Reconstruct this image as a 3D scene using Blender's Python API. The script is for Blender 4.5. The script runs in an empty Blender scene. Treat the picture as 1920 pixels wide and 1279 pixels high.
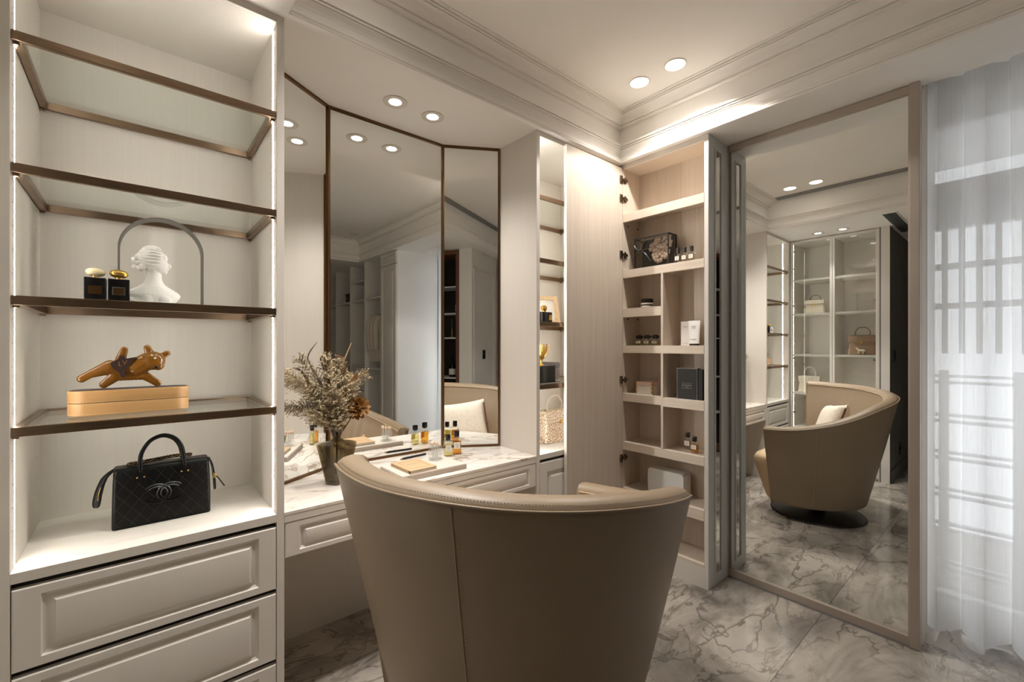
import bpy, bmesh, math, random
import numpy as np
from mathutils import Vector, Matrix, Euler
random.seed(7)
RAD = math.radians
sc = bpy.context.scene
col = sc.collection

# ------------------------------------------------------------------ camera, world, exposure
cam_d = bpy.data.cameras.new('camera')
cam = bpy.data.objects.new('camera', cam_d); col.objects.link(cam)
cam_d.sensor_width = 36.0
cam_d.lens = 822.0 / 1920.0 * 36.0
cam_d.shift_y = 8.5 / 1920.0
cam_d.clip_start = 0.02
cam.location = (0.0, 0.0, 1.34)
cam.rotation_euler = (RAD(90), 0, RAD(49.5 - 90))
sc.camera = cam

w = bpy.data.worlds.new('sky'); sc.world = w; w.use_nodes = True
bg = w.node_tree.nodes['Background']
bg.inputs[0].default_value = (0.96, 0.98, 1.0, 1); bg.inputs[1].default_value = 2.0

sc.view_settings.view_transform = 'Standard'
sc.view_settings.look = 'None'
sc.view_settings.gamma = 1.0
sc.view_settings.use_curve_mapping = False
sc.view_settings.exposure = 0.34
sc.cycles.max_bounces = 14
sc.cycles.diffuse_bounces = 6
sc.cycles.glossy_bounces = 8
sc.cycles.transmission_bounces = 10
sc.cycles.transparent_max_bounces = 24
sc.cycles.sample_clamp_indirect = 6.0
sc.cycles.caustics_reflective = True
sc.cycles.caustics_refractive = False

WARM = (1.0, 0.95, 0.895)
LEDC = (1.0, 0.94, 0.88)
P_NICHE = 23.5; P_TRAYB = 38.0; P_TRAYC = 60.0; P_SOFF = 8.0; LED_S = 100.0

# ------------------------------------------------------------------ helpers
def lin(c):
    return tuple((v / 255.0 / 12.92) if v / 255.0 <= 0.04045 else ((v / 255.0 + 0.055) / 1.055) ** 2.4 for v in c)

def thing(name, label, cat, loc=(0, 0, 0), rotz=0, group=None, local=False, kind=None):
    o = bpy.data.objects.new(name, None); col.objects.link(o)
    o.empty_display_size = 0.05
    o.location = loc; o.rotation_euler = (0, 0, rotz)
    o['label'] = label; o['category'] = cat
    if group: o['group'] = group
    if kind: o['kind'] = kind
    M = Matrix.Translation(Vector(loc)) @ Matrix.Rotation(rotz, 4, 'Z')
    o['_local'] = 1 if local else 0
    INV[o.name] = Matrix.Identity(4) if local else M.inverted()
    return o
INV = {}

def attach(o, parent):
    o.parent = parent
    if parent is not None and parent.name in INV:
        o.matrix_parent_inverse = INV[parent.name]

def tag(o, label, cat=None, group=None, kind=None):
    o['label'] = label
    if cat: o['category'] = cat
    if group: o['group'] = group
    if kind: o['kind'] = kind
    return o

class G:
    """collects shapes for one mesh"""
    def __init__(s): s.bm = bmesh.new()
    def quad(s, a, b, c, d):
        vs = [s.bm.verts.new(p) for p in (a, b, c, d)]; s.bm.faces.new(vs); return s
    def box(s, x0, x1, y0, y1, z0, z1, bev=0.0, seg=2):
        b = bmesh.new()
        bmesh.ops.create_cube(b, size=1.0)
        for v in b.verts:
            v.co = Vector(((x0 + x1) / 2 + v.co.x * (x1 - x0), (y0 + y1) / 2 + v.co.y * (y1 - y0), (z0 + z1) / 2 + v.co.z * (z1 - z0)))
        if bev > 0:
            bmesh.ops.bevel(b, geom=b.edges[:], offset=bev, segments=seg, affect='EDGES', profile=0.6)
        return s.merge(b)
    def merge(s, b, M=None):
        m = bpy.data.meshes.new('tmp'); b.to_mesh(m); b.free()
        if M is not None: m.transform(M)
        s.bm.from_mesh(m); bpy.data.meshes.remove(m); return s
    def rings(s, rs, cap0=True, cap1=True, closed=True):
        V = [[s.bm.verts.new(p) for p in r] for r in rs]
        n = len(rs[0])
        for i in range(len(V) - 1):
            for k in range(n if closed else n - 1):
                k2 = (k + 1) % n
                s.bm.faces.new((V[i][k], V[i][k2], V[i + 1][k2], V[i + 1][k]))
        if cap0 and n > 2: s.bm.faces.new(V[0][::-1])
        if cap1 and n > 2: s.bm.faces.new(V[-1])
        return s
    def lathe(s, prof, c=(0, 0, 0), seg=32, cap0=True, cap1=True, sx=1.0, sy=1.0):
        rs = []
        for r, z in prof:
            rs.append([(c[0] + sx * r * math.cos(2 * math.pi * k / seg), c[1] + sy * r * math.sin(2 * math.pi * k / seg), c[2] + z) for k in range(seg)])
        return s.rings(rs, cap0, cap1)
    def cyl(s, a, b, r, r2=None, seg=16):
        a = Vector(a); b = Vector(b); d = (b - a).normalized()
        u = d.orthogonal().normalized(); v = d.cross(u)
        r2 = r if r2 is None else r2
        rs = [[p + (u * math.cos(t) + v * math.sin(t)) * rr for t in [2 * math.pi * k / seg for k in range(seg)]] for p, rr in ((a, r), (b, r2))]
        return s.rings(rs)
    def tube(s, pts, r, seg=8, closed=False, flat=None, up=None):
        pts = [Vector(p) for p in pts]; n = len(pts); rs = []
        pu = None
        for i, p in enumerate(pts):
            if closed: d = pts[(i + 1) % n] - pts[i - 1]
            else: d = pts[min(i + 1, n - 1)] - pts[max(i - 1, 0)]
            d = d.normalized() if d.length > 1e-9 else Vector((0, 0, 1))
            if up is not None: u = Vector(up); u = (u - d * u.dot(d)).normalized()
            elif pu is None: u = d.orthogonal().normalized()
            else:
                u = pu - d * pu.dot(d); u = u.normalized()
            pu = u; v = d.cross(u)
            rr = r[i] if isinstance(r, (list, tuple)) else r
            fl = rr if flat is None else flat
            rs.append([p + u * rr * math.cos(2 * math.pi * k / seg) + v * fl * math.sin(2 * math.pi * k / seg) for k in range(seg)])
        if closed:
            rs.append(rs[0]); return s.rings(rs, False, False)
        return s.rings(rs)
    def ico(s, c, r, sub=2, rot=None):
        b = bmesh.new(); bmesh.ops.create_icosphere(b, subdivisions=sub, radius=1.0)
        rr = r if isinstance(r, (tuple, list)) else (r, r, r)
        M = Matrix.Translation(Vector(c)) @ (rot.to_matrix().to_4x4() if rot else Matrix.Identity(4)) @ Matrix.Diagonal((*rr, 1))
        return s.merge(b, M)
    def capsule(s, a, b, ra, rb=None, n=7, sub=2, sq=(1, 1, 1)):
        a = Vector(a); b = Vector(b); rb = ra if rb is None else rb
        for i in range(n):
            t = i / (n - 1); r = ra + (rb - ra) * t
            s.ico(a.lerp(b, t), (r * sq[0], r * sq[1], r * sq[2]), sub)
        return s
    def prism(s, poly, f0, f1):
        """poly: list of 2D, f0/f1 map 2D -> 3D for the two faces"""
        A = [s.bm.verts.new(f0(*p)) for p in poly]; B = [s.bm.verts.new(f1(*p)) for p in poly]
        s.bm.faces.new(A[::-1]); s.bm.faces.new(B)
        for i in range(len(poly)):
            j = (i + 1) % len(poly); s.bm.faces.new((A[i], A[j], B[j], B[i]))
        return s
    def panel(s, o, U, V, N, wd, ht, loops):
        """raised-panel front: loops = (inset along U, inset along V, height along N); first is the back"""
        o = Vector(o); U = Vector(U); V = Vector(V); N = Vector(N); rs = []
        for iu, iv, d in loops:
            rs.append([o + U * a + V * b + N * d for a, b in ((iu, iv), (wd - iu, iv), (wd - iu, ht - iv), (iu, ht - iv))])
        return s.rings(rs)

def ob(name, g, m, parent=None, smooth=0, mods=None, label=None, kind=None):
    bmesh.ops.recalc_face_normals(g.bm, faces=g.bm.faces[:])
    me = bpy.data.meshes.new(name); g.bm.to_mesh(me); g.bm.free()
    return obm(name, me, m, parent, smooth, mods, label, kind)

def obm(name, me, m, parent=None, smooth=0, mods=None, label=None, kind=None):
    if m is not None and len(me.materials) == 0: me.materials.append(m)
    if smooth:
        me.polygons.foreach_set('use_smooth', [True] * len(me.polygons))
        try: me.set_sharp_from_angle(angle=RAD(smooth))
        except Exception: pass
    o = bpy.data.objects.new(name, me); col.objects.link(o)
    if parent is not None: attach(o, parent)
    for f in (mods or []): f(o)
    if label: o['label'] = label
    if kind: o['kind'] = kind
    return o

def remesh(vox, it=4, fac=0.5):
    def f(o):
        m = o.modifiers.new('r', 'REMESH'); m.mode = 'VOXEL'; m.voxel_size = vox; m.use_smooth_shade = True
        if it:
            k = o.modifiers.new('s', 'SMOOTH'); k.iterations = it; k.factor = fac
    return f

def text(s, size, m, parent, loc, rot, name='lettering', ext=0.0003, align='CENTER'):
    cu = bpy.data.curves.new(name, 'FONT'); cu.body = s; cu.size = size; cu.extrude = ext; cu.align_x = align; cu.align_y = 'CENTER'
    cu.materials.append(m)
    tmp = bpy.data.objects.new('tmp', cu); col.objects.link(tmp); bpy.context.view_layer.update()
    me = bpy.data.meshes.new_from_object(tmp.evaluated_get(bpy.context.evaluated_depsgraph_get())); bpy.data.objects.remove(tmp)
    me.name = name; o = bpy.data.objects.new(name, me); col.objects.link(o); attach(o, parent)
    o.location = loc; o.rotation_euler = rot
    return o

def copy_tree(root, loc=None, rotz=None, label=None, group=None):
    def cp(o, par):
        c = o.copy(); col.objects.link(c)
        if par is not None:
            c.parent = par; c.matrix_parent_inverse = o.matrix_parent_inverse.copy()
        for ch in [x for x in KIDS(o)]: cp(ch, c)
        return c
    r = cp(root, None)
    if loc is not None: r.location = loc
    if rotz is not None: r.rotation_euler = (0, 0, rotz)
    if label: r['label'] = label
    if group: r['group'] = group
    return r
def KIDS(o): return [x for x in bpy.data.objects if x.parent == o]

def ellipse_pts(cx, cy, rx, ry, n, z): return [(cx + rx * math.cos(2 * math.pi * k / n), cy + ry * math.sin(2 * math.pi * k / n), z) for k in range(n)]
def rrect(x0, x1, y0, y1, r, n=5):
    P = []
    for cx, cy, a in ((x1 - r, y1 - r, 0), (x0 + r, y1 - r, 90), (x0 + r, y0 + r, 180), (x1 - r, y0 + r, 270)):
        for k in range(n + 1):
            t = RAD(a + 90 * k / n); P.append((cx + r * math.cos(t), cy + r * math.sin(t)))
    return P
def smoothpath(P, n=8):
    """Catmull-Rom through control points"""
    P = [Vector(p) for p in P]; out = []
    for i in range(len(P) - 1):
        p0 = P[max(i - 1, 0)]; p1 = P[i]; p2 = P[i + 1]; p3 = P[min(i + 2, len(P) - 1)]
        for k in range(n):
            t = k / n
            out.append(0.5 * ((2 * p1) + (p2 - p0) * t + (2 * p0 - 5 * p1 + 4 * p2 - p3) * t * t + (3 * p1 - p0 - 3 * p2 + p3) * t ** 3))
    out.append(P[-1]); return out

# ------------------------------------------------------------------ materials
def newmat(name):
    m = bpy.data.materials.new(name); m.use_nodes = True
    nt = m.node_tree; b = nt.nodes['Principled BSDF']; return m, nt, b
def N(nt, t, **kw):
    n = nt.nodes.new(t)
    for k, v in kw.items(): setattr(n, k, v)
    return n
def ramp(nt, pts):
    r = N(nt, 'ShaderNodeValToRGB'); e = r.color_ramp.elements
    while len(e) < len(pts): e.new(0.5)
    for i, (p, c) in enumerate(pts): e[i].position = p; e[i].color = (*c, 1) if len(c) == 3 else c
    return r
def plain(name, rgb, rough=0.5, metal=0.0, var=0.04, scale=6.0, bump=0.0, bscale=200.0, coat=0.0, spec=0.5):
    m, nt, b = newmat(name)
    c = lin(rgb)
    tc = N(nt, 'ShaderNodeTexCoord'); no = N(nt, 'ShaderNodeTexNoise'); no.inputs['Scale'].default_value = scale; no.inputs['Detail'].default_value = 4
    nt.links.new(tc.outputs['Object'], no.inputs['Vector'])
    r = ramp(nt, [(0.3, tuple(v * (1 - var) for v in c)), (0.7, tuple(min(1, v * (1 + var)) for v in c))])
    nt.links.new(no.outputs['Fac'], r.inputs['Fac']); nt.links.new(r.outputs['Color'], b.inputs['Base Color'])
    b.inputs['Roughness'].default_value = rough; b.inputs['Metallic'].default_value = metal
    b.inputs['Specular IOR Level'].default_value = spec
    if coat: b.inputs['Coat Weight'].default_value = coat; b.inputs['Coat Roughness'].default_value = 0.1
    if bump:
        n2 = N(nt, 'ShaderNodeTexNoise'); n2.inputs['Scale'].default_value = bscale; n2.inputs['Detail'].default_value = 3
        bp = N(nt, 'ShaderNodeBump'); bp.inputs['Strength'].default_value = bump; bp.inputs['Distance'].default_value = 0.002
        nt.links.new(tc.outputs['Object'], n2.inputs['Vector']); nt.links.new(n2.outputs['Fac'], bp.inputs['Height']); nt.links.new(bp.outputs['Normal'], b.inputs['Normal'])
    return m
def emis(name, rgb, s):
    m, nt, b = newmat(name); b.inputs['Base Color'].default_value = (*rgb, 1)
    b.inputs['Emission Color'].default_value = (*rgb, 1); b.inputs['Emission Strength'].default_value = s; return m
def wood(name, c0, c1, rough=0.45, axis=2, scale=1.0):
    m, nt, b = newmat(name)
    tc = N(nt, 'ShaderNodeTexCoord'); mp = N(nt, 'ShaderNodeMapping')
    sc3 = [95 * scale] * 3; sc3[axis] = 1.3 * scale; mp.inputs['Scale'].default_value = sc3
    no = N(nt, 'ShaderNodeTexNoise'); no.inputs['Scale'].default_value = 1.6; no.inputs['Detail'].default_value = 8; no.inputs['Roughness'].default_value = 0.65; no.inputs['Distortion'].default_value = 0.6
    nt.links.new(tc.outputs['Object'], mp.inputs['Vector']); nt.links.new(mp.outputs['Vector'], no.inputs['Vector'])
    r = ramp(nt, [(0.32, lin(c0)), (0.66, lin(c1))])
    nt.links.new(no.outputs['Fac'], r.inputs['Fac']); nt.links.new(r.outputs['Color'], b.inputs['Base Color'])
    b.inputs['Roughness'].default_value = rough
    bp = N(nt, 'ShaderNodeBump'); bp.inputs['Strength'].default_value = 0.08; bp.inputs['Distance'].default_value = 0.001
    nt.links.new(no.outputs['Fac'], bp.inputs['Height']); nt.links.new(bp.outputs['Normal'], b.inputs['Normal'])
    return m
def brushed(name, rgb, rough=0.3, hammered=False):
    m, nt, b = newmat(name); b.inputs['Metallic'].default_value = 1.0; b.inputs['Roughness'].default_value = rough
    tc = N(nt, 'ShaderNodeTexCoord'); mp = N(nt, 'ShaderNodeMapping'); mp.inputs['Scale'].default_value = (3, 120, 160)
    no = N(nt, 'ShaderNodeTexNoise'); no.inputs['Scale'].default_value = 5; no.inputs['Detail'].default_value = 3
    nt.links.new(tc.outputs['Object'], mp.inputs['Vector']); nt.links.new(mp.outputs['Vector'], no.inputs['Vector'])
    c = lin(rgb); r = ramp(nt, [(0.3, tuple(v * .75 for v in c)), (0.7, tuple(min(1, v * 1.2) for v in c))])
    nt.links.new(no.outputs['Fac'], r.inputs['Fac']); nt.links.new(r.outputs['Color'], b.inputs['Base Color'])
    bp = N(nt, 'ShaderNodeBump'); bp.inputs['Strength'].default_value = 0.12; bp.inputs['Distance'].default_value = 0.001
    nt.links.new(no.outputs['Fac'], bp.inputs['Height']); nt.links.new(bp.outputs['Normal'], b.inputs['Normal'])
    return m
def clearglass(name, tint=(0.96, 0.98, 0.97), ior=1.45, gl=1.0, rough=0.0):
    """thin clear glass: transparent with a physical (Schlick) surface reflection, the same from both sides"""
    m = bpy.data.materials.new(name); m.use_nodes = True; nt = m.node_tree; nt.nodes.clear()
    out = N(nt, 'ShaderNodeOutputMaterial'); tr = N(nt, 'ShaderNodeBsdfTransparent'); gs = N(nt, 'ShaderNodeBsdfGlossy'); mx = N(nt, 'ShaderNodeMixShader')
    ge = N(nt, 'ShaderNodeNewGeometry'); dt = N(nt, 'ShaderNodeVectorMath', operation='DOT_PRODUCT'); nt.links.new(ge.outputs['Incoming'], dt.inputs[0]); nt.links.new(ge.outputs['Normal'], dt.inputs[1])
    ab = N(nt, 'ShaderNodeMath', operation='ABSOLUTE'); nt.links.new(dt.outputs['Value'], ab.inputs[0])
    iv = N(nt, 'ShaderNodeMath', operation='SUBTRACT'); iv.inputs[0].default_value = 1.0; nt.links.new(ab.outputs[0], iv.inputs[1])
    pw = N(nt, 'ShaderNodeMath', operation='POWER'); pw.inputs[1].default_value = 5.0; nt.links.new(iv.outputs[0], pw.inputs[0])
    f0 = ((ior - 1) / (ior + 1)) ** 2
    ma = N(nt, 'ShaderNodeMath', operation='MULTIPLY_ADD'); ma.inputs[1].default_value = 1 - f0; ma.inputs[2].default_value = f0; nt.links.new(pw.outputs[0], ma.inputs[0])
    tr.inputs['Color'].default_value = (*tint, 1); gs.inputs['Roughness'].default_value = rough; gs.inputs['Color'].default_value = (gl, gl, gl, 1)
    nt.links.new(ma.outputs[0], mx.inputs[0]); nt.links.new(tr.outputs[0], mx.inputs[1]); nt.links.new(gs.outputs[0], mx.inputs[2]); nt.links.new(mx.outputs[0], out.inputs[0])
    return m
def marble_floor():
    m, nt, b = newmat('grey_marble')
    ge = N(nt, 'ShaderNodeNewGeometry'); oi = N(nt, 'ShaderNodeObjectInfo')
    ml = N(nt, 'ShaderNodeVectorMath', operation='SCALE'); ml.inputs['Scale'].default_value = 7.0
    cb = N(nt, 'ShaderNodeCombineXYZ'); nt.links.new(oi.outputs['Random'], cb.inputs[0]); nt.links.new(oi.outputs['Random'], cb.inputs[2])
    nt.links.new(cb.outputs[0], ml.inputs[0])
    ad = N(nt, 'ShaderNodeVectorMath', operation='ADD'); nt.links.new(ge.outputs['Position'], ad.inputs[0]); nt.links.new(ml.outputs[0], ad.inputs[1])
    def noise(scale, detail, rough, dist, vec, off=0.0):
        n = N(nt, 'ShaderNodeTexNoise'); n.inputs['Scale'].default_value = scale; n.inputs['Detail'].default_value = detail; n.inputs['Roughness'].default_value = rough; n.inputs['Distortion'].default_value = dist
        if off:
            o = N(nt, 'ShaderNodeVectorMath', operation='ADD'); o.inputs[1].default_value = (off, off * 1.7, off * .6); nt.links.new(vec, o.inputs[0]); vec = o.outputs[0]
        nt.links.new(vec, n.inputs['Vector']); return n
    mp = N(nt, 'ShaderNodeMapping'); mp.inputs['Rotation'].default_value = (0, 0, 0.7); mp.inputs['Scale'].default_value = (1.0, 1.9, 1.0); nt.links.new(ad.outputs[0], mp.inputs[0])
    cl = noise(1.9, 10, 0.62, 0.9, mp.outputs[0])
    base = ramp(nt, [(0.28, lin((108, 102, 95))), (0.45, lin((156, 148, 139))), (0.62, lin((192, 183, 172)))]); nt.links.new(cl.outputs['Fac'], base.inputs['Fac'])
    def vein(scale, detail, dist, width, off, mscale, lo, hi):
        n = noise(scale, detail, 0.55, dist, mp.outputs[0], off)
        r = ramp(nt, [(0.5 - width, (0, 0, 0)), (0.5, (1, 1, 1)), (0.5 + width * .35, (0, 0, 0))]); nt.links.new(n.outputs['Fac'], r.inputs['Fac'])
        k = noise(mscale, 3, 0.5, 0.3, ad.outputs[0], off + 3.1); kr = ramp(nt, [(lo, (0, 0, 0)), (hi, (1, 1, 1))]); nt.links.new(k.outputs['Fac'], kr.inputs['Fac'])
        m_ = N(nt, 'ShaderNodeMath', operation='MULTIPLY'); nt.links.new(r.outputs['Color'], m_.inputs[0]); nt.links.new(kr.outputs['Color'], m_.inputs[1]); return m_
    va = vein(1.25, 6, 1.1, 0.030, 1.3, 1.4, 0.36, 0.56); vb = vein(2.9, 7, 1.4, 0.026, 5.2, 2.2, 0.44, 0.62); vc_ = vein(0.8, 4, 1.6, 0.020, 9.4, 1.0, 0.40, 0.55)
    a2 = N(nt, 'ShaderNodeMath', operation='MAXIMUM'); nt.links.new(va.outputs[0], a2.inputs[0]); nt.links.new(vb.outputs[0], a2.inputs[1])
    a4 = N(nt, 'ShaderNodeMath', operation='MAXIMUM'); nt.links.new(a2.outputs[0], a4.inputs[0]); nt.links.new(vc_.outputs[0], a4.inputs[1])
    a3 = N(nt, 'ShaderNodeMath', operation='MULTIPLY'); a3.inputs[1].default_value = 0.72; a3.use_clamp = True; nt.links.new(a4.outputs[0], a3.inputs[0])
    mx = N(nt, 'ShaderNodeMix', data_type='RGBA'); nt.links.new(a3.outputs[0], mx.inputs['Factor']); nt.links.new(base.outputs['Color'], mx.inputs['A']); mx.inputs['B'].default_value = (*lin((80, 73, 66)), 1)
    nt.links.new(mx.outputs['Result'], b.inputs['Base Color']); b.inputs['Roughness'].default_value = 0.12
    return m
def marble_white():
    m, nt, b = newmat('white_gold_marble')
    tc = N(nt, 'ShaderNodeTexCoord'); mp = N(nt, 'ShaderNodeMapping'); mp.inputs['Rotation'].default_value = (0, 0, 0.35); mp.inputs['Scale'].default_value = (2.2, 6.5, 3)
    nt.links.new(tc.outputs['Object'], mp.inputs['Vector'])
    n1 = N(nt, 'ShaderNodeTexNoise'); n1.inputs['Scale'].default_value = 1.4; n1.inputs['Detail'].default_value = 8; n1.inputs['Distortion'].default_value = 1.2; nt.links.new(mp.outputs[0], n1.inputs['Vector'])
    r1 = ramp(nt, [(0.35, lin((224, 216, 206))), (0.65, lin((236, 230, 223)))]); nt.links.new(n1.outputs['Fac'], r1.inputs['Fac'])
    n2 = N(nt, 'ShaderNodeTexNoise'); n2.inputs['Scale'].default_value = 0.9; n2.inputs['Detail'].default_value = 6; n2.inputs['Distortion'].default_value = 1.8; nt.links.new(mp.outputs[0], n2.inputs['Vector'])
    r2 = ramp(nt, [(0.47, (0, 0, 0)), (0.5, (1, 1, 1)), (0.53, (0, 0, 0))]); nt.links.new(n2.outputs['Fac'], r2.inputs['Fac'])
    n3 = N(nt, 'ShaderNodeTexNoise'); n3.inputs['Scale'].default_value = 2.0; nt.links.new(mp.outputs[0], n3.inputs['Vector'])
    r3 = ramp(nt, [(0.45, (0, 0, 0)), (0.62, (.85, .85, .85))]); nt.links.new(n3.outputs['Fac'], r3.inputs['Fac'])
    mu = N(nt, 'ShaderNodeMath', operation='MULTIPLY'); nt.links.new(r2.outputs['Color'], mu.inputs[0]); nt.links.new(r3.outputs['Color'], mu.inputs[1])
    mx = N(nt, 'ShaderNodeMix', data_type='RGBA'); nt.links.new(mu.outputs[0], mx.inputs['Factor']); nt.links.new(r1.outputs['Color'], mx.inputs['A']); mx.inputs['B'].default_value = (*lin((140, 112, 82)), 1)
    nt.links.new(mx.outputs['Result'], b.inputs['Base Color']); b.inputs['Roughness'].default_value = 0.15
    return m
def sheer():
    m = bpy.data.materials.new('sheer_voile'); m.use_nodes = True; nt = m.node_tree; nt.nodes.clear()
    out = N(nt, 'ShaderNodeOutputMaterial'); tr = N(nt, 'ShaderNodeBsdfTransparent'); tl = N(nt, 'ShaderNodeBsdfTranslucent'); df = N(nt, 'ShaderNodeBsdfDiffuse')
    tr.inputs[0].default_value = (1, 1, 1, 1); tl.inputs[0].default_value = (.93, .93, .93, 1); df.inputs[0].default_value = (.9, .9, .9, 1)
    m1 = N(nt, 'ShaderNodeMixShader'); m1.inputs[0].default_value = 0.40; nt.links.new(tl.outputs[0], m1.inputs[1]); nt.links.new(df.outputs[0], m1.inputs[2])
    tc = N(nt, 'ShaderNodeTexCoord'); mp = N(nt, 'ShaderNodeMapping'); mp.inputs['Scale'].default_value = (1, 260, 3)
    no = N(nt, 'ShaderNodeTexNoise'); no.inputs['Scale'].default_value = 1.0; nt.links.new(tc.outputs['Object'], mp.inputs[0]); nt.links.new(mp.outputs[0], no.inputs['Vector'])
    r = ramp(nt, [(0.3, (0.84,) * 3), (0.7, (0.90,) * 3)]); nt.links.new(no.outputs['Fac'], r.inputs[0])
    m2 = N(nt, 'ShaderNodeMixShader'); nt.links.new(r.outputs[0], m2.inputs[0]); nt.links.new(tr.outputs[0], m2.inputs[1]); nt.links.new(m1.outputs[0], m2.inputs[2])
    nt.links.new(m2.outputs[0], out.inputs[0]); return m
def leather(name, rgb, rough=0.42, bump=0.15, spec=0.5):
    return plain(name, rgb, rough, 0, 0.05, 3.0, bump, 420.0, spec=spec)
def scales(name, c0, c1, sc_=60.0):
    m, nt, b = newmat(name); tc = N(nt, 'ShaderNodeTexCoord')
    v = N(nt, 'ShaderNodeTexVoronoi', feature='DISTANCE_TO_EDGE'); v.inputs['Scale'].default_value = sc_; nt.links.new(tc.outputs['Object'], v.inputs['Vector'])
    r = ramp(nt, [(0.02, lin(c0)), (0.12, lin(c1))]); nt.links.new(v.outputs['Distance'], r.inputs[0]); nt.links.new(r.outputs[0], b.inputs['Base Color'])
    b.inputs['Roughness'].default_value = 0.35
    bp = N(nt, 'ShaderNodeBump'); bp.inputs['Strength'].default_value = 0.5; bp.inputs['Distance'].default_value = 0.002; nt.links.new(v.outputs['Distance'], bp.inputs['Height']); nt.links.new(bp.outputs[0], b.inputs['Normal'])
    return m

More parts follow.
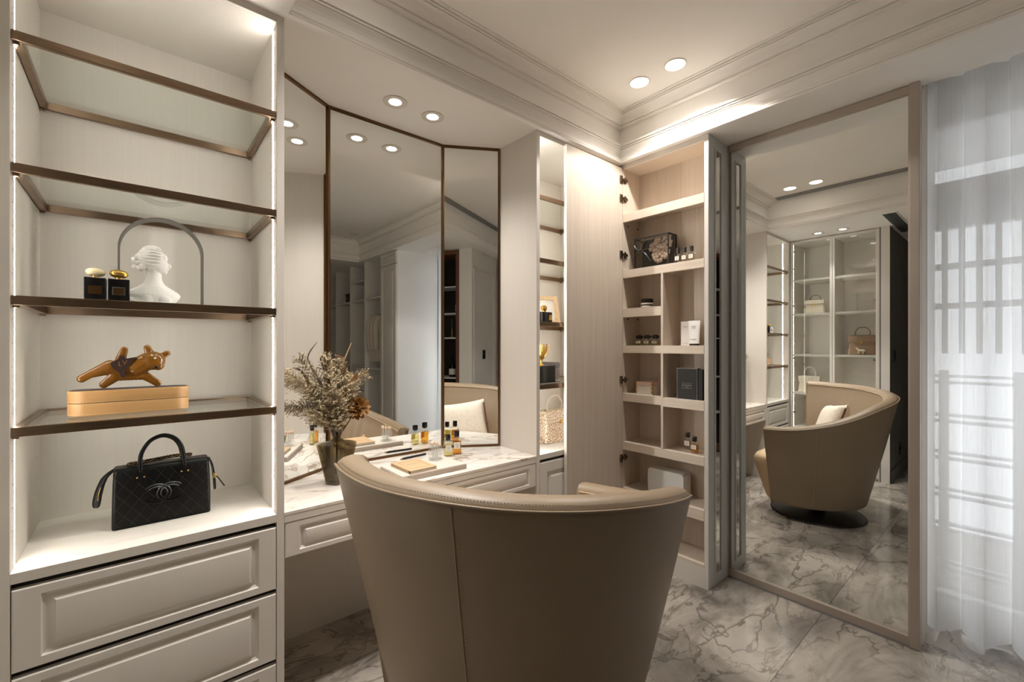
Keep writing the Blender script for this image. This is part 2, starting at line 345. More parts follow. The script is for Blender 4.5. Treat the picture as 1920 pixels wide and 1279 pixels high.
M = dict(
    paint=plain('warm_white_paint', (222, 216, 208), 0.45, var=0.02), trimring=plain('lamp_trim', (222, 214, 203), 0.4, var=0.01), white_daylit=plain('daylit_white_paint', (240, 239, 237), 0.5, var=0.01),  # wardrobe-side white is brightened, window light put into the colour
    paintc=wood('pale_veneer', (219, 212, 203), (223, 216, 207), 0.5),
    wall=plain('wall_paint', (214, 207, 198), 0.8, var=0.02),
    ceil=plain('ceiling_paint', (243, 239, 233), 0.85, var=0.01),
    grey=plain('grey_lacquer', (212, 213, 212), 0.4, var=0.02),
    taupe=plain('taupe_metal', (178, 166, 153), 0.38, 0.15, var=0.03),
    dark=plain('dark_recess', (36, 28, 24), 0.6),
    bronze=brushed('brushed_bronze', (150, 127, 105), 0.28),
    bronze2=brushed('bronze_frame', (112, 84, 56), 0.35),
    gunmetal=brushed('gunmetal_gold', (96, 78, 56), 0.3), gold=brushed('gold_metal', (205, 165, 95), 0.2),
    brass_dark=brushed('hinge_nickel', (140, 128, 112), 0.3),
    steel=brushed('steel', (190, 190, 188), 0.25),
    ash=wood('ash_veneer', (200, 185, 168), (216, 203, 188), 0.45),
    ashedge=wood('ash_edge', (214, 199, 181), (226, 213, 197), 0.45, axis=1),
    walnut=wood('walnut_frame', (84, 50, 30), (110, 68, 42), 0.4),
    mirror=None, floor=marble_floor(), marble=marble_white(),
    grout=plain('grout', (150, 143, 134), 0.8),
    glass=clearglass('shelf_glass', (0.93, 0.96, 0.945)),
    pane=clearglass('door_glass', (0.93, 0.95, 0.94)),
    winglass=clearglass('window_glass', (0.97, 0.98, 0.99)),
    led=emis('led_strip', LEDC, LED_S), led2=emis('led_strip_bright', LEDC, LED_S * 1.25), led3=emis('led_strip_soft', LEDC, LED_S * 0.6), lamp=emis('lamp_lens', (1.0, 0.92, 0.80), 9.0),
    sheer=sheer(), white=plain('white_plastic', (235, 235, 233), 0.4),
    leather=leather('beige_leather_shaded', (146, 127, 104)), leather_lit=leather('beige_leather_lit', (205, 178, 143)),  # same leather: shade put into the outer colour, light into the inner
    seam=plain('beige_thread', (168, 142, 110), 0.6), blackmetal=plain('black_powdercoat', (26, 23, 21), 0.4),
    boucle=plain('cream_boucle', (228, 217, 202), 0.95, var=0.08, scale=60, bump=1.0, bscale=160),
    black=plain('black_gloss', (14, 13, 13), 0.22), blackmatte=plain('black_matte', (22, 21, 21), 0.55),
    blackleather=leather('black_leather', (8, 7, 7), 0.42, 0.25, 0.22),
    emblem=plain('black_embossed', (14, 13, 13), 0.34), blackseam=plain('black_thread', (30, 27, 26), 0.5),
    plaster=plain('white_plaster', (228, 224, 219), 0.75, bump=0.15, bscale=90),
    archgrey=plain('grey_metal_arch', (104, 99, 94), 0.5, 0.1),
    ivory=plain('ivory_stone', (226, 211, 170), 0.3), tan=leather('tan_leather', (186, 144, 94), 0.4),
    tanedge=plain('tan_stitch', (225, 190, 140), 0.6), amberleather=plain('amber_leather', (126, 80, 17), 0.25, var=0.1, coat=0.4),
    darkcanvas=plain('dark_canvas', (48, 30, 22), 0.5), monoprint=plain('monogram_print', (140, 100, 56), 0.5),
    eye=plain('glass_eye', (200, 195, 190), 0.1),
    beigeboard=plain('beige_board', (174, 160, 146), 0.5), cream=plain('cream_board', (208, 199, 188), 0.5),
    paperwood=plain('pale_book_cloth', (196, 164, 126), 0.6), inkb=plain('brown_ink', (120, 88, 60), 0.6),
    crystal=clearglass('crystal', (0.95, 0.96, 0.96), 1.6), smoke=clearglass('smoked_glass', (0.62, 0.57, 0.45), 1.5),
    cotton=plain('cotton', (232, 205, 182), 0.9), label=plain('label_paper', (238, 234, 228), 0.6),
    amber=clearglass('amber_liquid', (0.95, 0.66, 0.20), 1.33, 0.6), citron=clearglass('citron_liquid', (0.95, 0.91, 0.60), 1.33, 0.6), clearl=clearglass('pale_liquid', (0.96, 0.91, 0.80), 1.33, 0.6),
    perfglass=clearglass('perfume_glass', (0.97, 0.97, 0.95), 1.5),
    plume=plain('dried_plume', (172, 157, 128), 0.9, var=0.2, scale=30), plume2=plain('dried_plume_pale', (188, 172, 142), 0.9, var=0.15, scale=30),
    leafdry=plain('dry_curled_leaf', (188, 150, 108), 0.6, var=0.2, scale=20), leafdark=plain('dark_dry_leaf', (84, 68, 46), 0.6, var=0.2, scale=20),
    petal=plain('bronze_petal', (132, 92, 40), 0.55, var=0.25, scale=25), stem=plain('dark_stem', (60, 50, 36), 0.7),
    croc=scales('cream_croc', (150, 108, 66), (232, 218, 196), 70), crocw=scales('ivory_croc', (196, 180, 158), (228, 216, 200), 80),
    taupeleather=leather('taupe_leather', (128, 100, 76)), creamleather=leather('cream_leather', (226, 210, 190)),
    pink=plain('pink_card', (226, 196, 184), 0.5), whitecard=plain('white_card', (232, 226, 220), 0.5), rose=plain('blush_petal', (232, 212, 198), 0.8, var=0.1, scale=60),
    smokeacr=clearglass('smoked_acrylic', (0.88, 0.87, 0.85), 1.3), ribbon=plain('black_ribbon', (20, 18, 18), 0.3),
    shirt=plain('beige_cotton', (206, 194, 178), 0.9, bump=0.3, bscale=60), wine=plain('wine_glass_bottle', (18, 20, 14), 0.15),
    corrid_shade=plain('corridor_shaded_paint', (112, 110, 108), 0.6), switch=plain('black_switch', (24, 24, 25), 0.35),  # corridor grey has the poor light there put into its colour
    slot=plain('slot_grey', (132, 132, 130), 0.5), grille=plain('grille_dark', (40, 39, 38), 0.5),
    gold2=plain('gilded', (206, 164, 84), 0.28, 0.85), frameoak=wood('oak_frame', (206, 176, 136), (224, 196, 158)), 
    ink=plain('print_ink', (40, 38, 38), 0.6),
)
_m, _nt, _b = newmat('silver_mirror'); _b.inputs['Metallic'].default_value = 1; _b.inputs['Roughness'].default_value = 0.0; _b.inputs['Base Color'].default_value = (0.93, 0.945, 0.93, 1); M['mirror'] = _m

# key planes (metres; X runs along the vanity wall, Y points into it)
A = 1.703; BX = 2.371; MX = 2.618; ZS = 2.50; ZC = 2.80; ZD = 0.748; BACK = 2.16
SH = [2.162, 1.817, 1.471, 1.126]

# ------------------------------------------------------------------ setting
def struct(name, g, m, label, cat, smooth=0):
    o = ob(name, g, m, None, smooth); o['kind'] = 'structure'; o['label'] = label; o['category'] = cat; return o

fl = struct('floor', G().box(-2.6, 3.3, -3.5, 2.35, -0.06, -0.006), M['grout'], 'polished grey marble slab floor with dark veins', 'floor')
tile_me = None
for ix, (x0, x1) in enumerate(((-2.6, -2.1), (-2.1, 0.3), (0.3, 2.7), (2.7, 3.3))):
    for iy in range(6):
        y0 = -4.141 + 1.2 * iy; y1 = y0 + 1.2
        y0c, y1c = max(y0, -3.5), min(y1, 2.35)
        if y1c - y0c < 0.05: continue
        t = ob('tile', G().box(x0 + .0008, x1 - .0008, y0c + .0008, y1c - .0008, -0.02, 0.0), M['floor'], fl)

struct('wall_front', G().box(-0.85, 3.3, 2.21, 2.33, 0, 2.95), M['wall'], 'wall behind the vanity and display cabinets', 'wall')
# window wall with opening
g = G(); g.box(3.09, 3.21, 0.34, 2.21, 0, 2.95); g.box(3.09, 3.21, -3.5, -0.52, 0, 2.95); g.box(3.09, 3.21, -0.52, 0.34, 2.46, 2.95); g.box(3.09, 3.21, -0.52, 0.34, 0, 0.03)
struct('wall_right', g, M['wall'], 'outer wall that holds the tall curtained window', 'wall')
g = G(); g.box(2.665, 2.72, 0.30, 1.12, 0, 2.5); g.box(2.72, 3.09, 0.30, 0.345, 0, 2.62); g.box(2.60, 2.72, 1.12, 2.21, 0, 2.5)
struct('wall_partition', g, M['wall'], 'partition wall behind the framed mirror door', 'wall')
g = G(); g.box(-0.85, -0.75, 0.93, 2.21, 0, 2.95); g.box(-0.75, -0.30, 0.852, 0.918, 0, 2.5)
struct('wall_left', g, M['paint'], 'pale wall end beside the glass-door display cabinet', 'wall')
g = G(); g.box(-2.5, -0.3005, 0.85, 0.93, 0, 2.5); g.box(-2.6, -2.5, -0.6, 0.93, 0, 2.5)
struct('wall_corridor', g, M['corrid_shade'], 'corridor wall greyed for its dim light, with black switch plate', 'wall')
g = G(); g.box(-2.5, -0.54, -0.62, -0.25, 0, 2.5); g.box(0.0795, 0.25, -0.95, -0.25, 0, 2.5); g.box(-0.54, 0.0795, -0.72, -0.64, 0, 2.5)
wsouth = struct('wall_inner', g, M['paint'], 'white wall block between wine cabinet and moulded panel', 'wall')
g = G(); g.box(-0.60, -0.50, -3.5, -0.72, 0, 2.95)
struct('wall_rear_left', g, M['wall'], 'side wall behind the rear open wardrobe', 'wall')
struct('wall_back', G().box(-0.6, 3.1, -3.5, -3.4, 0, 2.95), M['wall'], 'far end wall of the walk-in closet', 'wall')
# moulded panel on the wall block (faces +X)
g = G()
for (y0, y1, z0, z1) in ((-0.315, -0.29, 0.2, 2.29), (-0.865, -0.84, 0.2, 2.29), (-0.865, -0.29, 2.265, 2.29), (-0.865, -0.29, 0.2, 0.225)):
    g.box(0.25, 0.264, y0, y1, z0, z1, 0.004)
ob('panel_moulding', g, M['paint'], wsouth)
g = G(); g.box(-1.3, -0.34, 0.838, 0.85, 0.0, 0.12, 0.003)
struct('baseboard_corridor', g, M['corrid_shade'], 'corridor baseboard greyed for the dim light', 'baseboard')

# ceiling: tray + soffits
g = G(); g.box(0.2, 2.6, -1.9, 1.9, ZC, ZC + .08)
struct('ceiling', g, M['ceil'], 'raised cream tray ceiling over the dressing room', 'ceiling')
g = G()
g.box(-0.85, 3.09, A, 2.21, ZS, ZC + .08); g.box(BX, 2.665, -3.4, A, ZS, ZC + .08); g.box(2.665, 3.09, -3.4, -0.555, ZS, ZC + .08); g.box(2.665, 3.09, 0.345, A, ZS, ZC + .08)
g.box(2.665, 3.09, -0.555, 0.345, 2.62, ZC + .08)
g.box(-2.6, 0.37, -3.4, A, ZS, ZC + .08); g.box(0.37, BX, -3.4, -1.70, ZS, ZC + .08)
struct('ceiling_soffit', g, M['ceil'], 'lowered cream soffit framing the tray ceiling', 'ceiling')
LOW = [(0, 2.500), (.031, 2.500), (.034, 2.503), (.034, 2.512), (.025, 2.5125), (.025, 2.5158), (.031, 2.5163), (.031, 2.524), (.022, 2.5245), (.022, 2.5275), (.012, 2.531), (.005, 2.538), (.002, 2.550), (.004, 2.563), (.010, 2.575), (.018, 2.584), (.022, 2.587), (.022, 2.590), (.018, 2.5905), (.018, 2.5935), (.027, 2.594), (.027, 2.601), (.020, 2.6015), (.020, 2.6045), (.033, 2.605), (.033, 2.617), (0, 2.619)]
UP = [(0, 2.730), (.024, 2.731), (.024, 2.738), (.017, 2.7385), (.017, 2.7415), (.030, 2.742), (.030, 2.749), (.035, 2.757), (.045, 2.768), (.058, 2.777), (.070, 2.782), (.070, 2.785), (.064, 2.7855), (.064, 2.7875), (.080, 2.788), (.080, 2.792), (.073, 2.7925), (.073, 2.7945), (.094, 2.795), (.094, 2.801), (0, 2.801)]
def sweep(prof, closed, xc):
    g = G(); V = []
    for p, z in prof:
        x0, x1, y0, y1 = (.37 + p if closed else xc), BX - p, -1.70 + p, A - p
        V.append([(x0, y0, z), (x1, y0, z), (x1, y1, z), (x0, y1, z)])
    W = [[g.bm.verts.new(q) for q in r] for r in V]
    for i in range(len(W) - 1):
        for k in range(4 if closed else 3):
            k2 = (k + 1) % 4; g.bm.faces.new((W[i][k], W[i][k2], W[i + 1][k2], W[i + 1][k]))
    if not closed:
        g.bm.faces.new([r[0] for r in W]); g.bm.faces.new([r[3] for r in W][::-1])
    return g
struct('trim_1', sweep(LOW, True, 0), M['ceil'], 'lower stepped crown moulding around the tray edge', 'moulding')
struct('trim_2', sweep(UP, False, .37), M['ceil'], 'upper cove crown moulding under the raised ceiling', 'moulding')
g = G(); g.box(0.372, 0.445, -1.60, 1.605, ZC - .010, ZC - .0005); 
tag(ob('air_slot', g, M['slot']), 'long grey linear air slot at the tray ceiling edge', 'air slot')
# AC grille in the soffit by the corridor
t = thing('air_grille', 'dark slatted air grille set in soffit beside corridor mouth', 'grille', (-0.2, .775, ZS))
g = G()
for (x0, x1, y0, y1) in ((-.70, .25, .722, .728), (-.70, .25, .822, .828), (-.70, -.694, .728, .822), (.244, .25, .728, .822)): g.box(x0, x1, y0, y1, ZS - .006, ZS)
ob('frame', g, M['ceil'], t); ob('backing', G().box(-.694, .244, .728, .822, ZS - .002, ZS - .0005), M['grille'], t)
for k in range(7):
    y = .736 + k * .0127; ob('slat', G().box(-.694, .244, y, y + .004, ZS - .007, ZS - .002), M['slot'], t)

# downlights
dl_me = {}
def dl_mesh(kind):
    if kind in dl_me: return dl_me[kind]
    R0, R1 = (.029, .056) if kind == 'gimbal' else (.048, .056)
    g = G(); g.lathe([(R0, -.0005), (R1 - .002, -.0005), (R1, -.002), (R1 - .001, -.0040), (R1 - .006, -.0048), (R1 - .007, -.0036), (R0 + .004 if kind == 'gimbal' else R0 + .001, -.0036), (R0, -.002)], seg=48, cap0=False, cap1=False)
    bmesh.ops.recalc_face_normals(g.bm, faces=g.bm.faces[:]); a = bpy.data.meshes.new('trim_ring'); g.bm.to_mesh(a); g.bm.free(); a.materials.append(M['trimring'])
    g = G(); g.lathe([(R0, -.0006), (R0, -.0024), (R0 - .004, -.0034)], seg=36); bmesh.ops.recalc_face_normals(g.bm, faces=g.bm.faces[:]); b = bpy.data.meshes.new('lens'); g.bm.to_mesh(b); g.bm.free()
    dl_me[kind] = (a, b); return a, b
def downlight(x, y, z, label, group, power, deg=95, blend=.6, kind='gimbal'):
    t = thing('ceiling_downlight', label, 'downlight', (x, y, z), 0, group, local=True)
    a, b = dl_mesh(kind); obm('trim_ring', a, None, t, 40)
    b = b.copy(); b.materials.clear(); b.materials.append(M['lamp'] if power else M['white']); obm('lens', b, None, t, 40)
    if power:
        ld = bpy.data.lights.new('downlight_lamp', 'SPOT'); ld.energy = power; ld.spot_size = RAD(deg); ld.spot_blend = blend; ld.shadow_soft_size = .028; ld.color = WARM
        lo = bpy.data.objects.new('downlight_lamp', ld); col.objects.link(lo); attach(lo, t); lo.location = (0, 0, -.010)
    return t
downlight(.932, 1.947, ZS, 'lit downlight above the vanity, toward the bag cabinet side', 'vanity downlights', P_NICHE, 125, .9)
downlight(1.137, 1.951, ZS, 'lit downlight above the vanity, toward the narrow cabinet side', 'vanity downlights', P_NICHE, 125, .9)
downlight(2.115, 1.389, ZC, 'lit tray-ceiling downlight near crown corner over open cupboard', 'tray downlights', P_TRAYB * 0.55, 124, .9, 'flush')
downlight(2.124, 1.181, ZC, 'lit tray-ceiling downlight over the open cupboard, toward the mirror door', 'tray downlights', P_TRAYB, 121, .15, 'flush')
downlight(.633, 1.419, ZC, 'lit tray-ceiling downlight beside air slot, toward the vanity', 'tray downlights', P_TRAYC, 82, 1.0, 'flush')
downlight(.637, 1.212, ZC, 'lit tray-ceiling downlight beside air slot, toward the corridor', 'tray downlights', P_TRAYC, 82, 1.0, 'flush')
downlight(-.10, 1.39, ZS, 'lit soffit downlight before glass cabinet, toward the bag cabinet', 'soffit downlights', P_SOFF, 84, .7)
downlight(-.10, 1.18, ZS, 'lit soffit downlight before glass cabinet, toward the corridor', 'soffit downlights', P_SOFF, 84, .7)
downlight(2.167, -1.363, ZC, 'unlit rear tray downlight, the one nearer the wardrobe column', 'rear downlights', 0)
downlight(2.171, -1.585, ZC, 'unlit rear tray downlight, the one nearer the end crown corner', 'rear downlights', 0)

# window, frame, railing outside
win = thing('window_1', 'tall white-framed window behind the sheer curtain', 'window', (3.12, -.09, 0), kind='structure')
g = G()
g.box(3.10, 3.16, -0.52, -0.47, .03, 2.46, .004); g.box(3.10, 3.16, 0.305, 0.34, .03, 2.46, .004); g.box(3.10, 3.16, -0.52, 0.34, .03, .09, .004); g.box(3.10, 3.16, -0.52, .34, 2.44, 2.46, .002)
ob('window_frame', g, M['white'], win)
ob('transom_box', G().box(3.10, 3.17, -0.47, 0.305, 1.93, 2.165, .004), M['grey'], win)
for z in (1.54, 1.74): ob('muntin', G().box(3.11, 3.15, -0.47, 0.305, z - .015, z + .015, .003), M['white'], win)
for y in (.266, .205, .145, .082, .0, -.10, -.20, -.30, -.40): ob('muntin', G().box(3.112, 3.148, y - .011, y + .011, 1.3, 1.93, .003), M['white'], win)
ob('pane', G().box(3.128, 3.132, -0.47, 0.305, .09, 2.44), M['winglass'], win)
ob('sky_diffuser_sheet', G().box(3.112, 3.114, -0.47, 0.305, 2.228, 2.44), M['sheer'], win)  # added translucent sheet that diffuses the sky behind the curtain top
rl = thing('balcony_railing', 'pale balcony railing with paired bars outside the window', 'railing', (3.5, -.1, 0))
for z in (.10, .315, .51, .72, .93, 1.15):
    for dz in (-.018, .018): ob('bar', G().box(3.47, 3.50, -1.1, 0.9, z + dz - .008, z + dz + .008), M['grey'], rl)
for y in (-1.0, -.5, .02, .3, .7): ob('post', G().box(3.465, 3.505, y - .02, y + .02, -.3, 1.2), M['grey'], rl)
struct('ground_balcony', G().box(3.21, 4.6, -2.5, 2.5, -.2, -.02), M['grout'], 'balcony slab outside the window', 'balcony')

# sheer curtain + track
def cur_xy(s):
    a = s * 2 * math.pi / .145
    return 2.862 + .062 * math.cos(a + .9), .325 - s + .012 * math.sin(2 * a + .6)
g = G(); NS, NZ = 300, 26; L = .70
rows = []
for j in range(NZ + 1):
    tz = j / NZ; z = .014 + tz * 2.575
    row = []
    for i in range(NS + 1):
        s = L * i / NS; x, y = cur_xy(s)
        k = 1 - .30 * tz
        row.append((2.862 + (x - 2.862) * k + .008 * math.sin(9 * s + 4 * tz), y + .006 * math.sin(14 * s + 2.5 * tz), z + (.012 * math.sin(s * 2 * math.pi / .128) if j == 0 else 0)))
    rows.append(row)
g.rings(rows, False, False, closed=False)
cu = thing('curtain', 'white sheer floor-length curtain hanging in soft wave folds', 'curtain', (2.862, -.09, 0))
ob('sheer_fabric', g, M['sheer'], cu, 60)
g = G()
hem = []
for z in (2.50, 2.585):
    hem.append([(cur_xy(L * i / NS)[0] * .66 + 2.862 * .34 + .002, cur_xy(L * i / NS)[1], z + (.015 * math.sin(L * i / NS * 24) if z < 2.55 else 0)) for i in range(NS + 1)])
g.rings(hem, False, False, closed=False); ob('header_tape', g, M['sheer'], cu, 60)
tr = thing('curtain_track', 'slim white ceiling curtain track with gliders', 'curtain track', (2.86, -.09, 2.6))
ob('rail', G().box(2.845, 2.875, -.52, .335, 2.600, 2.62, .003), M['white'], tr)
for k in range(7): ob('glider', G().box(2.853, 2.867, .29 - k * .128, .31 - k * .128, 2.590, 2.602, .002), M['white'], tr)

# ------------------------------------------------------------------ cabinetry
def loops(t, mu, mv, gw=.03):
    return [(0, 0, 0), (0, 0, t - .003), (.003, .003, t), (mu, mv, t), (mu + .003, mv + .003, t - .006), (mu + .010, mv + .010, t - .010),
            (mu + gw * .55, mv + gw * .55, t - .009), (mu + gw * .9, mv + gw * .9, t - .002), (mu + gw * .9 + .001, mv + gw * .9 + .001, t), (mu + gw + .003, mv + gw + .003, t + .001)]
def glass_shelf(par, x0, x1, y0, y1, ztop, h=.025):
    s = ob('shelf', G().box(x0 + .018, x1 - .018, y0 + .012, y1 - .016, ztop - .012, ztop - .004), M['glass'], par, label='clear glass shelf in bronze frame')
    def bar(nm, *b): ob(nm, G().box(*b, .0015), M['bronze'], s)
    bar('front_rail', x0 + .001, x1 - .001, y0, y0 + .014, ztop - h, ztop); bar('back_rail', x0 + .014, x1 - .014, y1 - .018, y1 - .002, ztop - h, ztop - .001)
    bar('side_rail', x0 + .003, x0 + .020, y0 + .014, y1 - .002, ztop - h, ztop - .001); bar('side_rail', x1 - .020, x1 - .003, y0 + .014, y1 - .002, ztop - h, ztop - .001)
    for x in (x0 + .002, x1 - .014):
        for y in (y0 + .012, y1 - .020): bar('bracket', x, x + .012, y, y + .014, ztop - h - .007, ztop - h + .001)
    return s
def shelf_holes(par, x, sgn, y, z0, z1, n):
    g = G()
    for k in range(n):
        z = z0 + (z1 - z0) * k / (n - 1); g.cyl((x - sgn * .0002, y, z), (x + sgn * .0006, y, z), .0022, seg=8)
    return ob('peg_holes', g, M['beigeboard'], par, kind='stuff')

# display cabinet with the black bag
def display_cabinet(label, x0, x1, xl, xr, drawers):
    t = thing('display_cabinet', label, 'display cabinet', ((x0 + x1) / 2, A, 0))
    ob('side_panel', G().box(xl, x0, A, BACK + .03, 0, ZS, .001), M['paintc'], t); ob('side_panel', G().box(x1, xr, A, BACK + .03, 0, ZS, .001), M['paintc'], t)
    ob('back_panel', G().box(x0, x1, BACK, BACK + .02, .02, ZS), M['paintc'], t)
    ob('top_panel', G().box(x0, x1, A, BACK, 2.474, ZS - .0005, .001), M['paintc'], t)
    ob('bottom_board', G().box(x0, x1, A, BACK, .720, .748, .001), M['paintc'], t)
    ob('drawer_recess', G().box(x0, x1, A + .022, BACK - .02, .0, .7199), M['dark'], t)
    for y in (A + .058,):
        for xs, sg in ((x0, 1), (x1, -1)):
            ob('led_strip', G().box(min(xs - .001, xs + sg * .0003), max(xs - .001, xs + sg * .0003), y - .0026, y + .0026, .7485, 2.4735), M['led'] if drawers else M['led2'], t)
    for z in SH: glass_shelf(t, x0, x1, A + .004, BACK - .002, z)
    shelf_holes(t, x0, 1, A + .030, .85, 2.40, 26); shelf_holes(t, x1, -1, A + .030, .85, 2.40, 26); shelf_holes(t, x0, 1, BACK - .06, .85, 2.40, 26)
    if drawers:
        for z0, z1 in ((.4875, .7035), (.2405, .4715), (.02, .2245)):
            ob('drawer', G().panel((x0 + .002, A + .020, z0), (1, 0, 0), (0, 0, 1), (0, -1, 0), x1 - x0 - .004, z1 - z0, loops(.020, .053, .024, .030)), M['paint'], t, 30)
    else:
        ob('door', G().panel((x0 + .002, A + .020, .02), (1, 0, 0), (0, 0, 1), (0, -1, 0), x1 - x0 - .004, .6825, loops(.020, .055, .055, .035)), M['paint'], t, 30)
    return t
cabL = display_cabinet('wide lit display cabinet with glass shelves above three panelled drawers', -.251, .371, -.284, .395, True)
cabR = display_cabinet('lit display cabinet half hidden by the open cupboard door', 1.652, 2.30, 1.628, 2.326, False)
struct('trim_3', G().box(-.72, -.2841, A + .004, A + .03, 0, ZS), M['paint'], 'corner filler beside the wide display cabinet', 'trim')
struct('trim_4', G().box(2.3262, BX + .0, A + .002, A + .03, 0, ZS), M['paint'], 'corner filler behind the open cupboard door', 'trim')

# vanity desk
NX0, NX1 = .3955, 1.6275
ang = RAD(31.5); CXL, CXR, CY = .700, 1.343, 2.187
YR = CY - (NX1 - CXR) * math.tan(ang); YL = CY - (CXL - NX0) * math.tan(ang)
van = thing('vanity_desk', 'built-in vanity desk with white gold-veined marble top and panelled drawers', 'vanity desk', ((NX0 + NX1) / 2, A, 0))
poly = [(NX0, A - .001), (NX1, A - .001), (NX1, YR + .012), (CXR, CY + .012), (CXL, CY + .012), (NX0, YL + .012)]
ob('marble_top', G().prism(poly, lambda x, y: (x, y, .7380), lambda x, y: (x, y, ZD)), M['marble'], van)
ob('apron', G().box(NX0, NX1, A, A + .022, .7105, .7380, .001), M['paint'], van)
mid = (NX0 + NX1) / 2
for a, b in ((NX0 + .002, mid - .0015), (mid + .0015, NX1 - .002)):
    ob('drawer', G().panel((a, A + .021, .5845), (1, 0, 0), (0, 0, 1), (0, -1, 0), b - a, .1235, loops(.020, .048, .018, .024)), M['paint'], van, 30)
ob('carcass', G().box(NX0, NX1, A + .023, CY - .02, .60, .7375), M['paint'], van)
ob('back_panel', G().box(NX0, NX1, 2.180, 2.20, 0, .5995), M['paint'], van)
# three-panel mirror
mir = thing('vanity_mirror', 'tall three-panel vanity mirror in thin bronze frame', 'mirror', ((CXL + CXR) / 2, CY, ZD))
def mpanel(p, q, ends):
    P = Vector((p[0], p[1], 0)); Q = Vector((q[0], q[1], 0)); U = (Q - P).normalized(); L_ = (Q - P).length; Nn = Vector((U.y, -U.x, 0))
    def bx(g, a0, a1, d0, d1, z0, z1):
        for_pts = [[P + U * a + Nn * d + Vector((0, 0, z)) for a, d in ((a0, d0), (a1, d0), (a1, d1), (a0, d1))] for z in (z0, z1)]
        return g.rings(for_pts)
    pn = ob('mirror_panel', bx(G(), 0, L_, -.006, 0, ZD + .001, ZS - .001), M['mirror'], mir)
    g = G(); bx(g, 0, L_, .0002, .007, ZS - .0125, ZS - .0005); bx(g, 0, L_, .0002, .007, ZD + .0005, ZD + .0115)
    if ends[0]: bx(g, 0, .008, .0002, .008, ZD + .0115, ZS - .0125)
    if ends[1]: bx(g, L_ - .008, L_, .0002, .008, ZD + .0115, ZS - .0125)
    ob('frame', g, M['bronze2'], pn)
mpanel((NX0 + .0045, YL + .0028), (CXL, CY), (True, True)); mpanel((CXL, CY), (CXR, CY), (True, True)); mpanel((CXR, CY), (NX1 - .0045, YR + .0028), (True, True))

# open cupboard on the side wall
CY0, CY1 = 1.147, 1.679
cup = thing('shelf_cupboard', 'shallow ash-lined cupboard standing open with full-height door', 'cupboard', (BX + .1, 1.41, 0))
XB = 2.560
ob('side_panel', G().box(BX, 2.60, 1.125, CY0, 0, ZS - .0005, .001), M['paint'], cup)
ob('side_panel', G().box(BX, 2.60, CY1, A - .001, 0, ZS - .0005, .001), M['ash'], cup)
ob('inner_lining', G().box(BX + .004, XB, CY0, CY0 + .002, .13, 2.473), M['ash'], cup)
ob('back_panel', G().box(XB, XB + .018, CY0, CY1, .0, ZS - .0005), M['ash'], cup)
ob('top_panel', G().box(BX + .018, XB, CY0, CY1, 2.475, 2.493), M['ash'], cup)
ob('top_rail', G().box(BX, BX + .018, CY0, CY1, 2.473, ZS - .0005, .001), M['paint'], cup)
ob('plinth', G().box(BX, BX + .018, CY0, CY1, 0, .113), M['paint'], cup)
DV0, DV1 = 1.396, 1.411
def cshelf(z, h, y0, y1):
    s = ob('shelf', G().box(BX + .018, XB, y0, y1, z - .018, z), M['ash'], cup); ob('front_edge', G().box(BX, BX + .018, y0, y1, z - h, z, .001), M['ashedge'], s)
cshelf(2.1825, .053, CY0 + .002, CY1); cshelf(1.8214, .050, CY0 + .002, CY1); cshelf(1.576, .056, DV1, CY1); cshelf(1.340, .047, CY0 + .002, CY1)
cshelf(1.034, .050, DV1, CY1); cshelf(1.030, .052, CY0 + .002, DV0); cshelf(.7235, .050, CY0 + .002, CY1); cshelf(.430, .060, CY0 + .002, CY1); cshelf(.1305, .0175, CY0 + .002, CY1)
ob('divider', G().box(BX, XB, DV0, DV1, 1.340, 1.7714, .001), M['ash'], cup); ob('divider', G().box(BX, XB, DV0, DV1, .7235, 1.293, .001), M['ash'], cup)
door = ob('door', G().box(1.842, BX - .002, 1.6805, 1.7005, .03, 2.478, .001), M['ash'], cup, label='ash veneer door swung open against the cabinet')
ob('edge_band', G().box(1.8405, 1.8425, 1.680, 1.701, .03, 2.478, .0005), M['paint'], door)
for z in (2.4017, 2.2818, 1.9222, 1.1208, .62, .22):
    g = G(); g.box(BX - .034, BX - .006, 1.673, 1.6804, z - .024, z + .024, .002); g.cyl((BX - .020, 1.672, z), (BX - .020, 1.680, z), .016)
    g.box(BX - .014, BX + .012, 1.658, 1.670, z - .007, z + .007, .002); g.box(BX + .004, BX + .040, 1.668, 1.6788, z - .008, z + .008, .002); g.box(BX + .012, BX + .026, 1.672, 1.6788, z - .020, z + .020, .002)
    for dz in (-.012, .012): g.cyl((BX - .020, 1.6705, z + dz), (BX - .020, 1.6735, z + dz), .004, seg=10)
    ob('hinge', g, M['brass_dark'], door)
for z in (2.10, 1.50):
    for x in (BX + .05, XB - .03): ob('shelf_pin', G().cyl((x, CY1 - .008, z + .012), (x, CY1 + .001, z + .012), .004, seg=10), M['dark'], cup)
# side face of the cupboard with inset mirror strip (faces the room)
g = G(); U = (1, 0, 0)
g.panel((BX, 1.125, 0.0), (1, 0, 0), (0, 0, 1), (0, -1, 0), .229, 2.4995, [(0, 0, 0), (0, 0, .001), (.072, .060, .001), (.076, .064, -.004), (.080, .068, -.005)])
sp = ob('side_facing', g, M['grey'], cup)
ob('mirror_strip', G().box(BX + .081, BX + .148, 1.1245, 1.1265, .071, 2.428), M['mirror'], sp)
g = G()
for b in ((BX + .070, BX + .081, .058, 2.441), (BX + .148, BX + .160, .058, 2.441)): g.box(b[0], b[1], 1.118, 1.1238, b[2], b[3], .002)
for z0, z1 in ((.058, .070), (2.429, 2.441)): g.box(BX + .0811, BX + .1479, 1.118, 1.1238, z0, z1, .002)
ob('bead_frame', g, M['grey'], sp)

